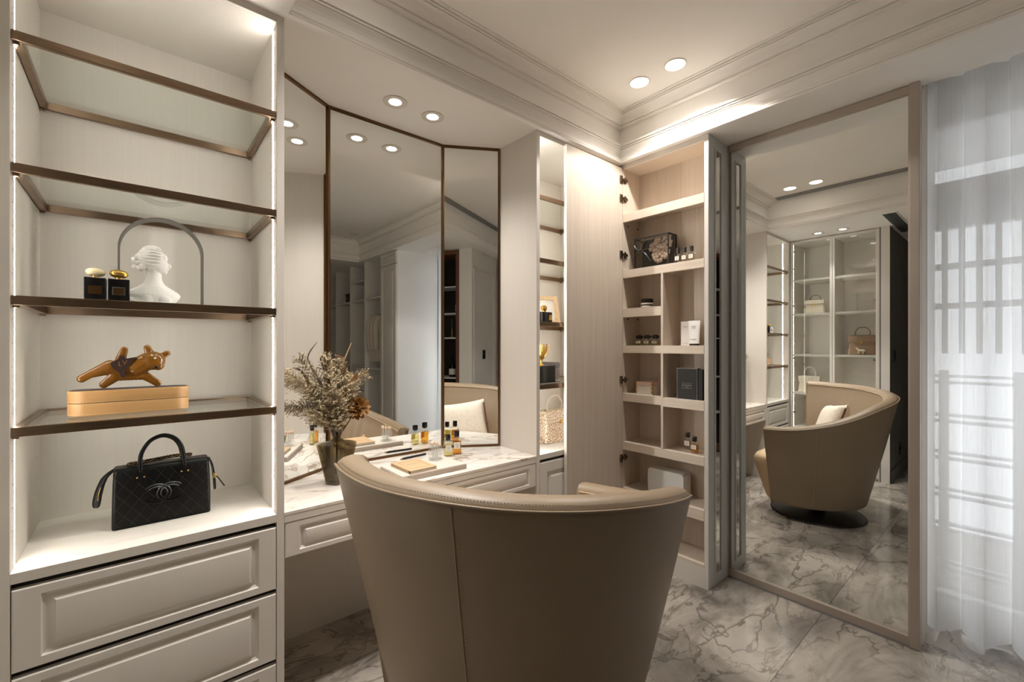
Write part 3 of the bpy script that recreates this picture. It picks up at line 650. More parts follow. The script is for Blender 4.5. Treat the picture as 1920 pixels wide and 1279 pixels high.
# framed mirror door
md = thing('mirror_door', 'full-height mirrored sliding door in taupe metal frame', 'mirror door', (MX, .71, 0))
ob('mirror_pane', G().box(MX, MX + .006, .334, 1.112, .045, 2.462), M['mirror'], md)
ob('bottom_rail', G().box(MX - .012, MX + .03, .334, 1.118, .006, .046, .002), M['taupe'], md)
ob('top_rail', G().box(MX - .012, MX + .03, .334, 1.118, 2.460, 2.497, .002), M['taupe'], md)
g = G(); g.box(MX - .020, MX + .035, .2990, .334, .003, 2.499, .003); g.box(MX - .014, MX - .002, .334, .3385, .046, 2.46, .001)
ob('stile', g, M['taupe'], md)
ob('stile', G().box(MX - .006, MX + .03, 1.108, 1.119, .006, 2.497, .001), M['slot'], md)
tag(ob('floor_track', G().box(MX - .016, MX + .028, .30, 1.12, .0, .005), M['slot']), 'thin grey floor track under the mirror door', 'track')

# glass-door cabinet (seen in the mirror)
GX = -.30
gc = thing('glass_cabinet', 'tall white cabinet with two glass doors holding handbags', 'glass cabinet', (GX - .2, 1.31, 0))
ob('side_panel', G().box(-.72, GX - .022, 1.684, 1.702, 0, ZS - .0005), M['paintc'], gc); ob('side_panel', G().box(-.72, GX - .001, .919, .938, 0, ZS - .0005), M['paintc'], gc)
ob('divider', G().box(-.72, GX - .022, 1.306, 1.324, 0, ZS - .0005), M['paintc'], gc)
ob('back_panel', G().box(-.742, -.72, .92, 1.70, 0, ZS - .0005), M['paintc'], gc)
ob('top_panel', G().box(-.72, GX - .022, .938, 1.684, 2.475, ZS - .0006), M['paintc'], gc)
ob('plinth', G().box(-.72, GX - .022, .938, 1.684, 0, .06), M['paintc'], gc)
for z in (2.07, 1.694, 1.243, .825, .44):
    for y0, y1 in ((.938, 1.306), (1.324, 1.684)): ob('shelf', G().box(-.72, GX - .035, y0, y1, z - .022, z, .001), M['paintc'], gc)
for y, sg in ((1.684, -1), (1.306, -1)):
    ob('led_strip', G().box(GX - .0505, GX - .0455, min(y, y + sg * .0004), max(y, y + sg * .0004), .10, 2.46), M['led3'], gc)
for y0, y1 in ((.9385, 1.3135), (1.3165, 1.701)):
    g = G(); fw = .020
    g.box(GX - .018, GX, y0, y0 + fw, .03, 2.49, .001); g.box(GX - .018, GX, y1 - fw, y1, .03, 2.49, .001); g.box(GX - .018, GX, y0 + fw, y1 - fw, .03, .05); g.box(GX - .018, GX, y0 + fw, y1 - fw, 2.47, 2.49)
    d = ob('door', g, M['paint'], gc); ob('pane', G().box(GX - .011, GX - .007, y0 + fw, y1 - fw, .05, 2.47), M['pane'], d)
    hy = y0 + .024 if y0 < 1.2 else y1 - .044
    for z in (2.38, 2.19, 1.78, 1.20, .6, .2): ob('hinge', G().box(GX - .040, GX - .0185, hy, hy + .020, z - .014, z + .014, .003), M['steel'], d)

# wine cabinet in the corridor wall
wc = thing('wine_cabinet', 'dark wine cabinet with walnut frame set in the corridor wall', 'wine cabinet', (-.23, -.25, 0))
g = G(); g.box(.034, .0785, -.60, -.245, .03, 2.49, .002); g.box(-.535, -.49, -.60, -.245, .03, 2.49, .002); g.box(-.49, .034, -.60, -.245, 2.445, 2.49, .002); g.box(-.49, .034, -.60, -.245, .03, .08, .002)
ob('frame', g, M['walnut'], wc); ob('back_panel', G().box(-.49, .034, -.60, -.585, .08, 2.445), M['dark'], wc)
for x0, x1 in ((.026, .0335), (-.4895, -.482)): ob('lining', G().box(x0, x1, -.585, -.26, .08, 2.445), M['dark'], wc)
for z in (2.06, 1.735, 1.438, .95, .5): ob('shelf', G().box(-.482, .026, -.58, -.27, z - .014, z), M['grey'], wc)
def bottle(name, label, loc, h, r, group):
    t = thing(name, label, 'bottle', loc, 0, group, local=True)
    ob('glass', G().lathe([(r * .95, 0), (r, .006), (r, h * .55), (r * .8, h * .64), (r * .36, h * .72), (r * .34, h * .97), (r * .4, h * .975), (r * .4, h)], seg=20), M['wine'], t, 40)
    ob('label', G().lathe([(r + .0006, h * .12), (r + .0006, h * .42)], seg=20, cap0=False, cap1=False), M['label'], t, 40); ob('capsule', G().lathe([(r * .39, h * .80), (r * .39, h * .96), (r * .42, h * 1.004)], seg=16), M['black'], t, 40)
bottle('wine_bottle', 'dark wine bottle with pale label on upper wine shelf', (-.017, -.40, 1.736), .26, .036, 'wine bottles')
bottle('wine_bottle', 'squat spirits bottle on the lower wine cabinet shelf', (-.09, -.38, .951), .24, .042, 'wine bottles')
for i, x in enumerate((-.085, -.004)):
    t = thing('champagne_flute', ('gold-stemmed flute glass standing clear of the walnut frame', 'gold-stemmed flute glass beside the walnut frame')[i], 'flute', (x, -.36, 1.4392), 0, 'flutes in the wine cabinet', local=True)
    ob('bowl', G().lathe([(.006, .11), (.016, .14), (.02, .20), (.018, .235)], seg=16, cap0=False, cap1=False), M['crystal'], t, 40); ob('foot', G().lathe([(.026, 0), (.024, .004), (.006, .01), (.005, .05), (.009, .06), (.005, .07), (.006, .11)], seg=16), M['gold2'], t, 40)

# wardrobes of the rear closet (seen in the vanity mirror)
tw = thing('tall_wardrobe', 'tall white wardrobe column with moulded door beside the window', 'wardrobe', (2.62, -.78, 0))
ob('body', G().box(BX + .02, 2.95, -1.006, -.562, 0, ZS - .0005), M['white_daylit'], tw)
ob('door', G().panel((BX + .021, -.566, .03), (0, -1, 0), (0, 0, 1), (-1, 0, 0), .436, 2.30, loops(.022, .055, .055, .04)), M['paint'], tw, 30)
ob('top_panel', G().panel((BX + .021, -.566, 2.342), (0, -1, 0), (0, 0, 1), (-1, 0, 0), .436, .145, loops(.022, .045, .035, .022)), M['paint'], tw, 30)
ow = thing('open_wardrobe', 'open-fronted wardrobe run with shelves and hanging bays', 'wardrobe', (2.62, -2.1, 0))
ob('back_panel', G().box(2.93, 2.95, -3.38, -1.007, 0, ZS - .0005), M['paint'], ow)
for y in (-1.556, -2.096, -2.709, -3.30): ob('upright', G().box(BX + .01, 2.93, y, y + .018, 0, ZS - .0005), M['paint'], ow)
for y0, y1, zs in ((-1.538, -1.007, (1.985, 1.04)), (-2.078, -1.556, (2.26, 1.985, 1.06)), (-2.691, -2.096, (1.985, 1.06)), (-3.282, -2.709, (1.985, 1.0))):
    for z in zs: ob('shelf', G().box(BX + .02, 2.93, y0, y1, z - .02, z), M['paint'], ow)
for z0, z1 in ((.08, .38), (.39, .70), (.71, 1.03)): ob('drawer', G().box(BX + .015, BX + .035, -2.076, -1.558, z0, z1, .002), M['paint'], ow)
for y0, y1 in ((-1.538, -1.007), (-2.691, -2.096)): ob('hanging_rail', G().cyl((2.65, y0, 1.86), (2.65, y1, 1.86), .012), M['steel'], ow)
def shirt(loc, label, w_=.42, h_=.66):
    t = thing('hanging_shirt', label, 'shirt', loc, 0, 'shirts in the open wardrobe', local=True)
    g = G(); rs = []
    for k in range(15):
        f = k / 14; z = -.06 - f * h_; hw = (.06 + .15 * min(1, f * 7)) * (1 + .05 * f); d = .022 + .012 * math.sin(f * 5)
        rs.append([(hw * math.cos(a) * (1 + .05 * math.sin(6 * a + 3 * f)), d * math.sin(a) * (1 + .3 * math.sin(7 * a + 4 * f)), z) for a in [2 * math.pi * q / 28 for q in range(28)]])
    g.rings(rs); ob('body', g, M['shirt'], t, 50)
    for s in (-1, 1):
        g = G(); g.tube(smoothpath([(s * .17, 0, -.10), (s * .22, -.01, -.22), (s * .225, -.015, -.38), (s * .215, -.02, -.56)], 5), [.05, .052, .052, .05, .048, .05, .048, .046, .044, .046, .043, .04, .042, .04, .038, .036], 12, flat=.026); ob('sleeve', g, M['shirt'], t, 50)
    g = G(); g.tube([(-.19, 0, -.10), (0, 0, -.045), (.19, 0, -.10)], .006, 8); g.tube(smoothpath([(0, 0, -.05), (0, 0, -.012), (.012, 0, .010), (0, 0, .020), (-.012, 0, .012)], 4), .0025, 6); ob('hanger', g, M['steel'], t, 50)
for k, y in enumerate((-1.26, -1.37, -1.48)): shirt((2.65, y, 1.84), ('beige long-sleeved hanging shirt nearest the wardrobe column', 'beige long-sleeved hanging shirt between two others', 'beige long-sleeved hanging shirt against the wardrobe upright')[k])
ow2 = thing('open_wardrobe', 'small open shelf wardrobe beyond the moulded wall panel', 'wardrobe', (-.3, -1.6, 0))
ob('back_panel', G().box(-.495, -.475, -2.4, -.96, 0, ZS - .0005), M['paint'], ow2)
for y in (-.978, -1.68, -2.4): ob('upright', G().box(-.475, -.05, y, y + .018, 0, ZS - .0005), M['paint'], ow2)
for z in (1.97, 1.0, .5):
    for y0, y1 in ((-1.662, -.978), (-2.382, -1.68)): ob('shelf', G().box(-.475, -.06, y0, y1, z - .02, z), M['paint'], ow2)

# switches
for nm, lab, b in (('wall_switch', 'black switch plate on the moulded wall panel', (.25, .258, -.605, -.535, 1.17, 1.285)),):
    t = thing(nm, lab, 'switch', (.25, -.57, 1.22)); ob('plate', G().box(*b, .002), M['switch'], t)
    for z0, z1 in ((1.18, 1.226), (1.229, 1.275)): ob('rocker', G().box(.258, .2605, -.598, -.542, z0, z1, .001), M['black'], t)
t = thing('wall_switch', 'black switch plate on the dim corridor wall', 'switch', (-.49, .85, 1.24)); ob('plate', G().box(-.53, -.455, .842, .85, 1.18, 1.30, .002), M['switch'], t); ob('rocker', G().box(-.522, -.463, .8395, .842, 1.19, 1.29, .001), M['black'], t)
t = thing('wall_socket', 'black socket plate low on the dim corridor wall', 'socket', (-.80, .85, .27)); ob('plate', G().box(-.845, -.765, .842, .85, .21, .335, .002), M['switch'], t); ob('outlet', G().cyl((-.805, .8405, .272), (-.805, .842, .272), .022), M['black'], t)

# ------------------------------------------------------------------ armchair
AX, AY = 1.045, 1.20
def Rz(z): return .42 + .2256 * (z - .13)
_ph = np.array([-106, -92, -79, -66, -55, -42, -28, -11, 9, 23, 33, 43, 52, 62, 72, 82, 92, 106.]); _rz = np.array([.988, .986, .980, .978, .974, .965, .956, .942, .913, .884, .845, .806, .775, .748, .725, .709, .698, .692])
def rim(ph):
    v = [np.interp(ph + d, _ph, _rz) for d in (-6, -4, -2, 0, 2, 4, 6)]; return float(np.mean(v))
def cpt(ph, r, z):
    a = RAD(ph); return (AX + r * math.sin(a), AY - r * math.cos(a), z)
ch = thing('swivel_armchair', 'beige leather tub swivel armchair on round black base', 'armchair', (1.08, 1.09, 0))
PHM = 101.0; NP = 180
def pleat(ph): return sum(math.exp(-((ph - c) / 2.3) ** 2) for c in (-74, -67, -60, -24, -16, -8, 34, 42, 50))
def chair_prof(ph):
    zt = rim(ph); P = [(Rz(.12) - .05, .112), (Rz(.12) - .02, .114), (Rz(.13) - .004, .122), (Rz(.14), .138)]
    for k in range(1, 15):
        z = .138 + (zt - .012 - .138) * k / 14; P.append((Rz(z) + .004 * math.sin(math.pi * k / 14), z))
    R_ = Rz(zt)
    P += [(R_ - .001, zt), (R_ - .006, zt + .011), (R_ - .020, zt + .021), (R_ - .040, zt + .026), (R_ - .060, zt + .024), (R_ - .078, zt + .014), (R_ - .088, zt - .004), (R_ - .092, zt - .03)]
    zi = zt - .03; ri = R_ - .092
    for k in range(1, 9):
        f = k / 8; z = zi + (.40 - zi) * f; P.append((ri + (Rz(.40) - .115 - ri) * f - .014 * math.sin(math.pi * f) - .007 * math.sin(math.pi * min(1, f * 1.15)) * pleat(ph + 5 * f), z))
    P.append((Rz(.40) - .12, .20))
    return P
g = G(); rs = []
phs = [-PHM + 2 * PHM * i / NP for i in range(NP + 1)]
def shrink(prof, d):
    out = []; n = len(prof); cx = sum(p[0] for p in prof) / n
    return [(p[0] + (cx - p[0]) * d, p[1] - (p[1] - .112) * d * .02) for p in prof]
rs.append([cpt(-PHM - 1.6, *p) for p in shrink(chair_prof(-PHM), .35)]); rs.append([cpt(-PHM - 1.2, *p) for p in shrink(chair_prof(-PHM), .10)])
for ph in phs: rs.append([cpt(ph, *p) for p in chair_prof(ph)])
rs.append([cpt(PHM + 1.2, *p) for p in shrink(chair_prof(PHM), .10)]); rs.append([cpt(PHM + 1.6, *p) for p in shrink(chair_prof(PHM), .35)])
g.rings(rs)
ob('shell', g, M['leather'], ch, 50)
g = G(); g.tube([cpt(ph, Rz(rim(ph)) + .0015, rim(ph) + .004) for ph in phs], .0038, 8); ob('piping', g, M['leather'], ch, 60)
g = G(); g.tube([cpt(ph, Rz(rim(ph)) - .0895, rim(ph) - .004) for ph in phs], .003, 6); ob('piping', g, M['leather_lit'], ch, 60)
for p0 in (-55.2, 64.0):
    g = G(); zt = rim(p0); g.tube([cpt(p0, Rz(z) + .0045 * math.sin(math.pi * (z - .13) / (zt - .13)) + .0006, z) for z in [.135 + (zt - .14) * k / 20 for k in range(21)]], .0017, 6); ob('seam', g, M['leather'], ch, 60)
    g = G()
    for k in range(70):
        z = .15 + (zt - .16) * k / 70; q0 = cpt(p0 + .75, Rz(z) + .0048 * math.sin(math.pi * (z - .13) / (zt - .13)), z); q1 = cpt(p0 + .75, Rz(z + .006) + .0048 * math.sin(math.pi * (z + .006 - .13) / (zt - .13)), z + .006); g.tube([q0, q1], .0007, 4)
    ob('stitching', g, M['leather_lit'], ch, kind='stuff')
# stitches along the rim
g = G()
for k in range(260):
    ph = -98 + 196 * k / 260; z = rim(ph); g.tube([cpt(ph, Rz(z) - .010, z + .0165), cpt(ph + .42, Rz(z) - .010, rim(ph + .42) + .0165)], .0009, 4)
ob('stitching', g, M['leather'], ch, kind='stuff')
def seat_ring(z, inset, F):
    P = []
    for k in range(96):
        ph = -180 + 360 * k / 96; R_ = Rz(min(z, .44)) - .10 - inset; c = -math.cos(RAD(ph))
        r = R_
        if abs(ph) > 96: r = (R_ + .07)
        if c > 0.05:
            f = F / c; r = min(r, f) - .02 * math.exp(-((r - f) / .05) ** 2)
        elif abs(ph) > 80: r = R_ + .07 * max(0, (abs(ph) - 88) / 8) if abs(ph) > 88 else R_
        P.append(cpt(ph, r, z))
    return P
g = G(); g.rings([seat_ring(.118, .04, .13), seat_ring(.122, .01, .155), seat_ring(.15, 0, .172), seat_ring(.25, 0, .205), seat_ring(.34, 0, .235), seat_ring(.40, 0, .25), seat_ring(.44, .0, .252), seat_ring(.468, .012, .238), seat_ring(.482, .05, .20), seat_ring(.487, .14, .11)])
ob('seat', g, M['leather_lit'], ch, 60)
g = G()
for p0 in (-28, 12, 52): g.ico(cpt(p0, Rz(.62) - .118, .62), .011, 2)
ob('buttons', g, M['leather_lit'], ch, 60)
ob('base_disc', G().lathe([(.02, .0), (.315, .0), (.322, .004), (.318, .012), (.30, .016), (.06, .022), (.052, .03), (.05, .115)], (1.08, 1.09, 0), 64), M['blackmetal'], ch, 40)
# pillow
pl = thing('scatter_cushion', 'cream boucle cushion with tan side piping leaning in the armchair', 'cushion', (.80, 1.02, .48))
def pillow(w_, h_, d_, Mx):
    g = G(); n = 20; rows0 = []; rows1 = []
    for j in range(n + 1):
        a = []; b = []
        for i in range(n + 1):
            u = -1 + 2 * i / n; v = -1 + 2 * j / n
            t_ = d_ * (max(0, 1 - u ** 4) * max(0, 1 - v ** 4)) ** .5
            pu = u * (1 - .07 * (1 - v * v)); pv = v * (1 - .07 * (1 - u * u))
            a.append(Mx @ Vector((pu * w_ / 2, t_ / 2, pv * h_ / 2))); b.append(Mx @ Vector((pu * w_ / 2, -t_ / 2, pv * h_ / 2)))
        rows0.append(a); rows1.append(b)
    g.rings(rows0, False, False, False); g.rings(rows1, False, False, False); bmesh.ops.remove_doubles(g.bm, verts=g.bm.verts[:], dist=.0005); return g
Mx = Matrix.Translation((.845, 1.055, .678)) @ Matrix.Rotation(RAD(-26), 4, 'Z') @ Matrix.Rotation(RAD(20), 4, 'X') @ Matrix.Rotation(RAD(-8), 4, 'Y')
ob('cover', pillow(.42, .36, .15, Mx), M['boucle'], pl, 60)
g = G(); g.tube([Mx @ Vector((.205, 0, -.15 + .3 * k / 8)) for k in range(9)], .007, 8); ob('side_piping', g, M['walnut'], pl, 60)

# ------------------------------------------------------------------ objects on the shelves
Z3 = SH[2] + .0003; Z4 = SH[3] + .0003
def cube_perfume(label, x0, x1, y0, ztop, capm, platem, cap=(.023, .019, .0135)):
    t = thing('perfume_bottle', label, 'perfume bottle', ((x0 + x1) / 2, y0 + .024, Z3))
    ob('body', G().box(x0, x1, y0, y0 + .05, Z3, ztop, .003, 3), M['black'], t, 40)
    c = (x0 + x1) / 2; zc = Z3 + (ztop - Z3) * .48
    ob('plate', G().box(c - .0150, c + .0150, y0 - .0012, y0 + .001, zc - .0115, zc + .0125, .0005), platem, t)
    ob('plate_inset', G().box(c - .0130, c + .0130, y0 - .0016, y0, zc - .0095, zc + .0105), M['bronze2'], t)
    ob('collar', G().cyl((c, y0 + .025, ztop - .001), (c, y0 + .025, ztop + .006), .009), M['gold2'], t, 40)
    g = G(); g.ico((c, y0 + .025, ztop + .004 + cap[2]), cap, 3, Euler((0, RAD(4), 0))); ob('stone_cap', g, capm, t, 60)
cube_perfume('black cube perfume bottle with ivory pebble cap on bust shelf', -.1225, -.0725, 1.815, 1.5455, M['ivory'], M['bronze2'])
cube_perfume('black cube perfume bottle with gold pebble cap on bust shelf', -.0695, -.0185, 1.815, 1.5455, M['gold2'], M['steel'])

# bust
bt = thing('bust_sculpture', 'white plaster bust of a woman facing the arch end', 'sculpture', (.045, 1.90, Z3))
g = G(); B = lambda x, z, y=0: (x, 1.905 + y, z)
g.rings([ellipse_pts(xc, 1.905, rx, ry, 32, z) for z, xc, rx, ry in ((1.4712, .050, .036, .024), (1.477, .050, .043, .029), (1.488, .047, .055, .033), (1.500, .043, .068, .034), (1.510, .042, .072, .032), (1.519, .041, .067, .029), (1.527, .041, .056, .027), (1.536, .041, .041, .025), (1.545, .041, .0305, .0225), (1.555, .041, .0245, .0205), (1.568, .0415, .0212, .0195), (1.582, .042, .0200, .019), (1.604, .042, .0195, .019))])
HD0 = len(g.bm.verts)
g.ico(B(.041, 1.628), (.031, .0275, .037), 3); g.ico(B(.052, 1.614), (.0245, .021, .029), 3)       # skull, face
g.ico(B(.0645, 1.5965), (.0105, .012, .010), 3); g.ico(B(.0775, 1.6150), (.0062, .0052, .0085), 3, Euler((0, RAD(-28), 0)))   # chin, nose
g.ico(B(.0725, 1.6040), (.0055, .0085, .0042), 3); g.ico(B(.0645, 1.636), (.0105, .018, .014), 3); g.ico(B(.0705, 1.6255), (.0035, .013, .004), 3)
g.ico(B(.028, 1.494, -.022), (.020, .014, .017), 3); g.ico(B(.068, 1.492, -.024), (.020, .014, .017), 3)
g.bm.verts.ensure_lookup_table()
def headscale(v): v.co = Vector((.040, 1.905, 1.600)) + (v.co - Vector((.040, 1.905, 1.600))) * 1.13 + Vector((-.001, 0, -.0055))
for v in g.bm.verts[HD0:]:
    if v.co.z > 1.56: headscale(v)
ob('figure', g, M['plaster'], bt, 0, [remesh(.0016, 5, .5)])
g = G()
for k in range(17):
    ps = RAD(-118 + 236 * k / 16); pts = []
    for j in range(10):
        th = RAD(56 + 112 * j / 9); wv = 1.035 + .03 * math.sin(j * 1.9 + k * 1.3)
        pts.append(B(.040 + .0325 * wv * math.cos(th), 1.630 + .0375 * wv * math.sin(th) * math.cos(ps), -.0285 * wv * math.sin(th) * math.sin(ps)))
    g.tube(pts, [.0022, .0030, .0034, .0036, .0036, .0034, .0034, .0032, .003, .0026], 6)
for k in range(16):
    g.ico(B(.006 + random.uniform(-.009, .008), 1.622 + random.uniform(-.024, .020), random.uniform(-.014, .014)), random.uniform(.005, .0085), 2)
g.ico(B(.016, 1.606, -.012), .010, 2); g.ico(B(.032, 1.632), (.026, .0265, .0345), 3)
for v in g.bm.verts: headscale(v)
ob('hair', g, M['plaster'], bt, 0, [remesh(.0014, 1, .4)])

# arch
ar = thing('arch_ornament', 'slim grey metal arch standing behind the bust', 'ornament', (.066, 1.955, Z3))
g = G(); xa, xb = -.0475, .1795; rr = (xb - xa) / 2; cx = (xa + xb) / 2; zc = 1.777 - rr
path = [(xa, Z3)] + [(xa, Z3 + (zc - Z3) * k / 4) for k in range(1, 4)] + [(cx - rr * math.cos(math.pi * k / 28), zc + rr * math.sin(math.pi * k / 28)) for k in range(29)] + [(xb, zc + (Z3 - zc) * k / 4) for k in range(1, 5)]
rs = []
for i, (x, z) in enumerate(path):
    d = Vector((path[min(i + 1, len(path) - 1)][0] - path[max(i - 1, 0)][0], 0, path[min(i + 1, len(path) - 1)][1] - path[max(i - 1, 0)][1])).normalized(); n = Vector((-d.z, 0, d.x)) * .0022
    P = Vector((x, 0, z)); rs.append([P + n + Vector((0, 1.930, 0)), P - n + Vector((0, 1.930, 0)), P - n + Vector((0, 1.985, 0)), P + n + Vector((0, 1.985, 0))])
g.rings(rs); ob('band', g, M['archgrey'], ar, 30)

# stadium-shaped leather box
bx = thing('leather_box', 'tan oval leather box with stitched lid under the bear figurine', 'box', (-.014, 1.878, Z4))
def stad(x0, x1, yc, r, ins, z):
    P = []
    for k in range(17): t = RAD(90 + 180 * k / 16); P.append((x0 + r + (r - ins) * math.cos(t), yc + (r - ins) * math.sin(t), z))
    for k in range(17): t = RAD(-90 + 180 * k / 16); P.append((x1 - r + (r - ins) * math.cos(t), yc + (r - ins) * math.sin(t), z))
    return P
S = lambda i, z: stad(-.162, .134, 1.878, .042, i, z)
ob('base', G().rings([S(.003, Z4), S(.0005, Z4 + .002), S(0, Z4 + .004), S(0, Z4 + .0365), S(.0012, Z4 + .038)]), M['tan'], bx, 40)
ob('lid', G().rings([S(.0012, Z4 + .0395), S(0, Z4 + .041), S(0, Z4 + .0735), S(.001, Z4 + .0758), S(.0035, Z4 + .0765)]), M['tan'], bx, 40)
ob('lid_lining', G().rings([S(.0045, Z4 + .0763), S(.005, Z4 + .0772)]), M['darkcanvas'], bx)
ob('hinge_line', G().rings([S(.0025, Z4 + .037), S(.0025, Z4 + .041)], False, False), M['darkcanvas'], bx)
g = G()
for z in (Z4 + .005, Z4 + .0345, Z4 + .0435, Z4 + .0725):
    P = S(-.0003, z); n = len(P)
    for i in range(n):
        a = Vector(P[i]); b = Vector(P[(i + 1) % n]); m_ = max(1, int((b - a).length / .006))
        for q in range(m_): g.tube([a.lerp(b, (q + .15) / m_), a.lerp(b, (q + .75) / m_)], .0005, 4)
ob('stitching', g, M['tanedge'], bx, kind='stuff')

# leaping bear figurine
be = thing('bear_figurine', 'glossy amber puffed leather bear leaping on the tan box', 'figurine', (-.014, 1.875, Z4 + .0772))
sq = (1, .62, 1); Q = lambda p, y=0: (p[0], 1.876 + y, p[1] + .0015)
g = G()
g.capsule(Q((-.130, 1.237)), Q((-.112, 1.2495)), .0125, .0125, 5, sq=sq); g.capsule(Q((-.112, 1.2495)), Q((-.066, 1.270)), .0125, .0235, 7, sq=sq)
g.capsule(Q((-.080, 1.2165)), Q((-.056, 1.238)), .0125, .016, 6, sq=sq); g.capsule(Q((-.0325, 1.325)), Q((-.041, 1.295)), .0105, .014, 6, sq=sq)
g.capsule(Q((-.050, 1.238)), Q((.015, 1.238)), .0125, .0125, 8, sq=sq); g.capsule(Q((-.060, 1.268)), Q((-.005, 1.272)), .024, .027, 7, sq=(1, .55, 1))
g.capsule(Q((.000, 1.268)), Q((.022, 1.285)), .028, .030, 6, sq=(1, .68, 1)); g.ico(Q((.038, 1.288)), (.034, .024, .031), 3)
g.ico(Q((.052, 1.273), -.004), (.017, .020, .017), 3); g.capsule(Q((.0245, 1.331)), Q((.030, 1.313)), .0105, .013, 4, sq=(1, .7, 1)); g.capsule(Q((.0750, 1.3115)), Q((.060, 1.302)), .0105, .011, 5, sq=(1, .7, 1))
g.capsule(Q((.018, 1.240)), Q((.050, 1.214)), .0145, .0115, 7, sq=sq)
ob('body', g, M['amberleather'], be, 0, [remesh(.002, 3, .5)])
g = G(); g.prism([(-.066, 1.286), (-.046, 1.298), (-.043, 1.308), (-.033, 1.309), (-.029, 1.298), (-.004, 1.303), (-.014, 1.284), (-.026, 1.268), (-.032, 1.254), (-.028, 1.238), (-.039, 1.238), (-.044, 1.255), (-.056, 1.264), (-.062, 1.275)], lambda x, z: (x, 1.8585, z), lambda x, z: (x, 1.868, z)); ob('canvas_patch', g, M['darkcanvas'], be, label='dark brown monogram patch')
text('L', .020, M['monoprint'], be, (-.0420, 1.8580, 1.2810), (RAD(90), 0, 0)); text('V', .020, M['monoprint'], be, (-.0310, 1.8578, 1.2850), (RAD(90), 0, 0))
g = G(); g.ico(Q((.044, 1.2975), -.0225), .0036, 2); g.ico(Q((.0595, 1.281), -.0165), .003, 2); ob('eyes', g, M['eye'], be, 60)
g = G(); g.ico(Q((.0465, 1.268), -.0235), (.0052, .003, .0045), 2); g.tube([Q((.036, 1.263), -.020), Q((.043, 1.2605), -.022), Q((.050, 1.261), -.0225)], .001, 6); ob('nose', g, M['black'], be, 60)

# black quilted handbag
ZB = .7482
hb = thing('handbag', 'black quilted leather top-handle handbag on the lowest lit shelf', 'handbag', (.067, 1.925, ZB))
YF, YBk = 1.885, 1.965
def bagring(z, f):
    i = .000 + .004 * f; p = .004 * math.sin(math.pi * f)
    return [(x, y, z) for x, y in rrect(-.0635 + i - p * .2, .1985 - i + p * .2, YF + i * .8 - p, YBk - i * .8 + p, .010, 4)]
g = G(); g.rings([bagring(ZB + .001, .6), bagring(ZB + .004, .1)] + [bagring(ZB + .004 + .184 * k / 8, k / 8) for k in range(9)] + [bagring(ZB + .1925, 1.6)])
ob('body', g, M['blackleather'], hb, 50)
yq = lambda z: YF - .0006 - .004 * math.sin(math.pi * (z - ZB) / .188) + .0032 * (z - ZB) / .188
g = G()
for k in range(-6, 12):
    for sgn, stp in ((1, .75), (-1, .8)):
        pts = []
        for j in range(25):
            z = ZB + .006 + .178 * j / 24; x = -.062 + k * .038 + sgn * stp * (z - ZB) + (0 if sgn > 0 else .10)
            if -.060 < x < .195: pts.append((x, yq(z), z))
        if len(pts) > 2: g.tube(pts, .0008, 4)
ob('quilting', g, M['blackseam'], hb, kind='stuff')
g = G(); 
for cx_, s in ((.049, -1), (.087, 1)):
    for rr_, w_ in ((.033, .0026), (.0245, .0026)):
        pts = []
        for k in range(29):
            a = RAD(42 + 276 * k / 28); x = cx_ + s * rr_ * 1.12 * math.cos(a); z = .846 + rr_ * .92 * math.sin(a); pts.append((x, yq(z) - .0014, z))
        g.tube(pts, w_, 6)
ob('emblem', g, M['emblem'], hb, 50, label='embossed interlocking double C emblem')
HP = [(.008, .925), (.007, .970), (.017, 1.001), (.036, 1.026), (.066, 1.037), (.094, 1.026), (.112, 1.001), (.120, .970), (.124, .927)]
for y, dz in ((YF + .002, 0), (YBk - .004, -.012)):
    g = G(); g.tube([(p.x, y + (.006 if y < 1.92 else -.006) * max(0, (p.z - .93) / .1), p.z + dz) for p in smoothpath([(a, 0, b) for a, b in HP], 6)], .0062, 10); h = ob('handle', g, M['blackleather'], hb, 60)
    for hx in (.008, .124):
        g = G(); g.prism(rrect(hx - .017, hx + .017, .893 + dz, .934 + dz, .012, 5), lambda a, b: (a, y - (.0045 if y < 1.92 else -.001), b), lambda a, b: (a, y + (.0005 if y < 1.92 else .006), b)); ob('handle_tab', g, M['blackleather'], h, 40)
        if y < 1.92:
            for dx in (-.009, .009): ob('rivet', G().ico((hx + dx, y - .005, .908), .0027, 2), M['gold2'], h, 60)
g = G(); g.tube(smoothpath([(-.056, 1.925, .938), (-.080, 1.915, .915), (-.094, 1.905, .873), (-.100, 1.90, .828)], 6), [.004, .0045, .005, .006, .0065, .007, .008, .009, .009, .0095, .010, .0105, .011, .011, .0115, .0115, .011, .0095, .006], 8, flat=.0018); ob('side_tab', g, M['blackleather'], hb, 60)
g = G(); g.tube([(-.089, 1.900, .890), (-.0935, 1.899, .872), (-.0955, 1.899, .850)], .0012, 6); ob('zip', g, M['gold2'], hb)
g = G(); g.tube(smoothpath([(.196, 1.925, .936), (.206, 1.92, .905), (.211, 1.915, .862), (.213, 1.91, .819)], 6), [.003, .0035, .004, .0045, .005, .0055, .0055, .006, .006, .006, .0065, .0065, .0065, .007, .007, .007, .007, .0065, .005], 8, flat=.0018); ob('side_tab', g, M['blackleather'], hb, 60)
g = G(); g.tube([(.213, 1.905, .872), (.222, 1.90, .862), (.241, 1.895, .829)], [.0018, .0022, .0022], 6); ob('zip_pull', g, M['blackmatte'], hb); ob('zip_slider', G().box(.207, .216, 1.900, 1.908, .862, .880, .001), M['gold2'], hb)
g = G()
cpts = smoothpath([(-.020, 1.925, .948), (.02, 1.92, .952), (.06, 1.93, .953), (.10, 1.922, .958), (.140, 1.925, .955)], 9)
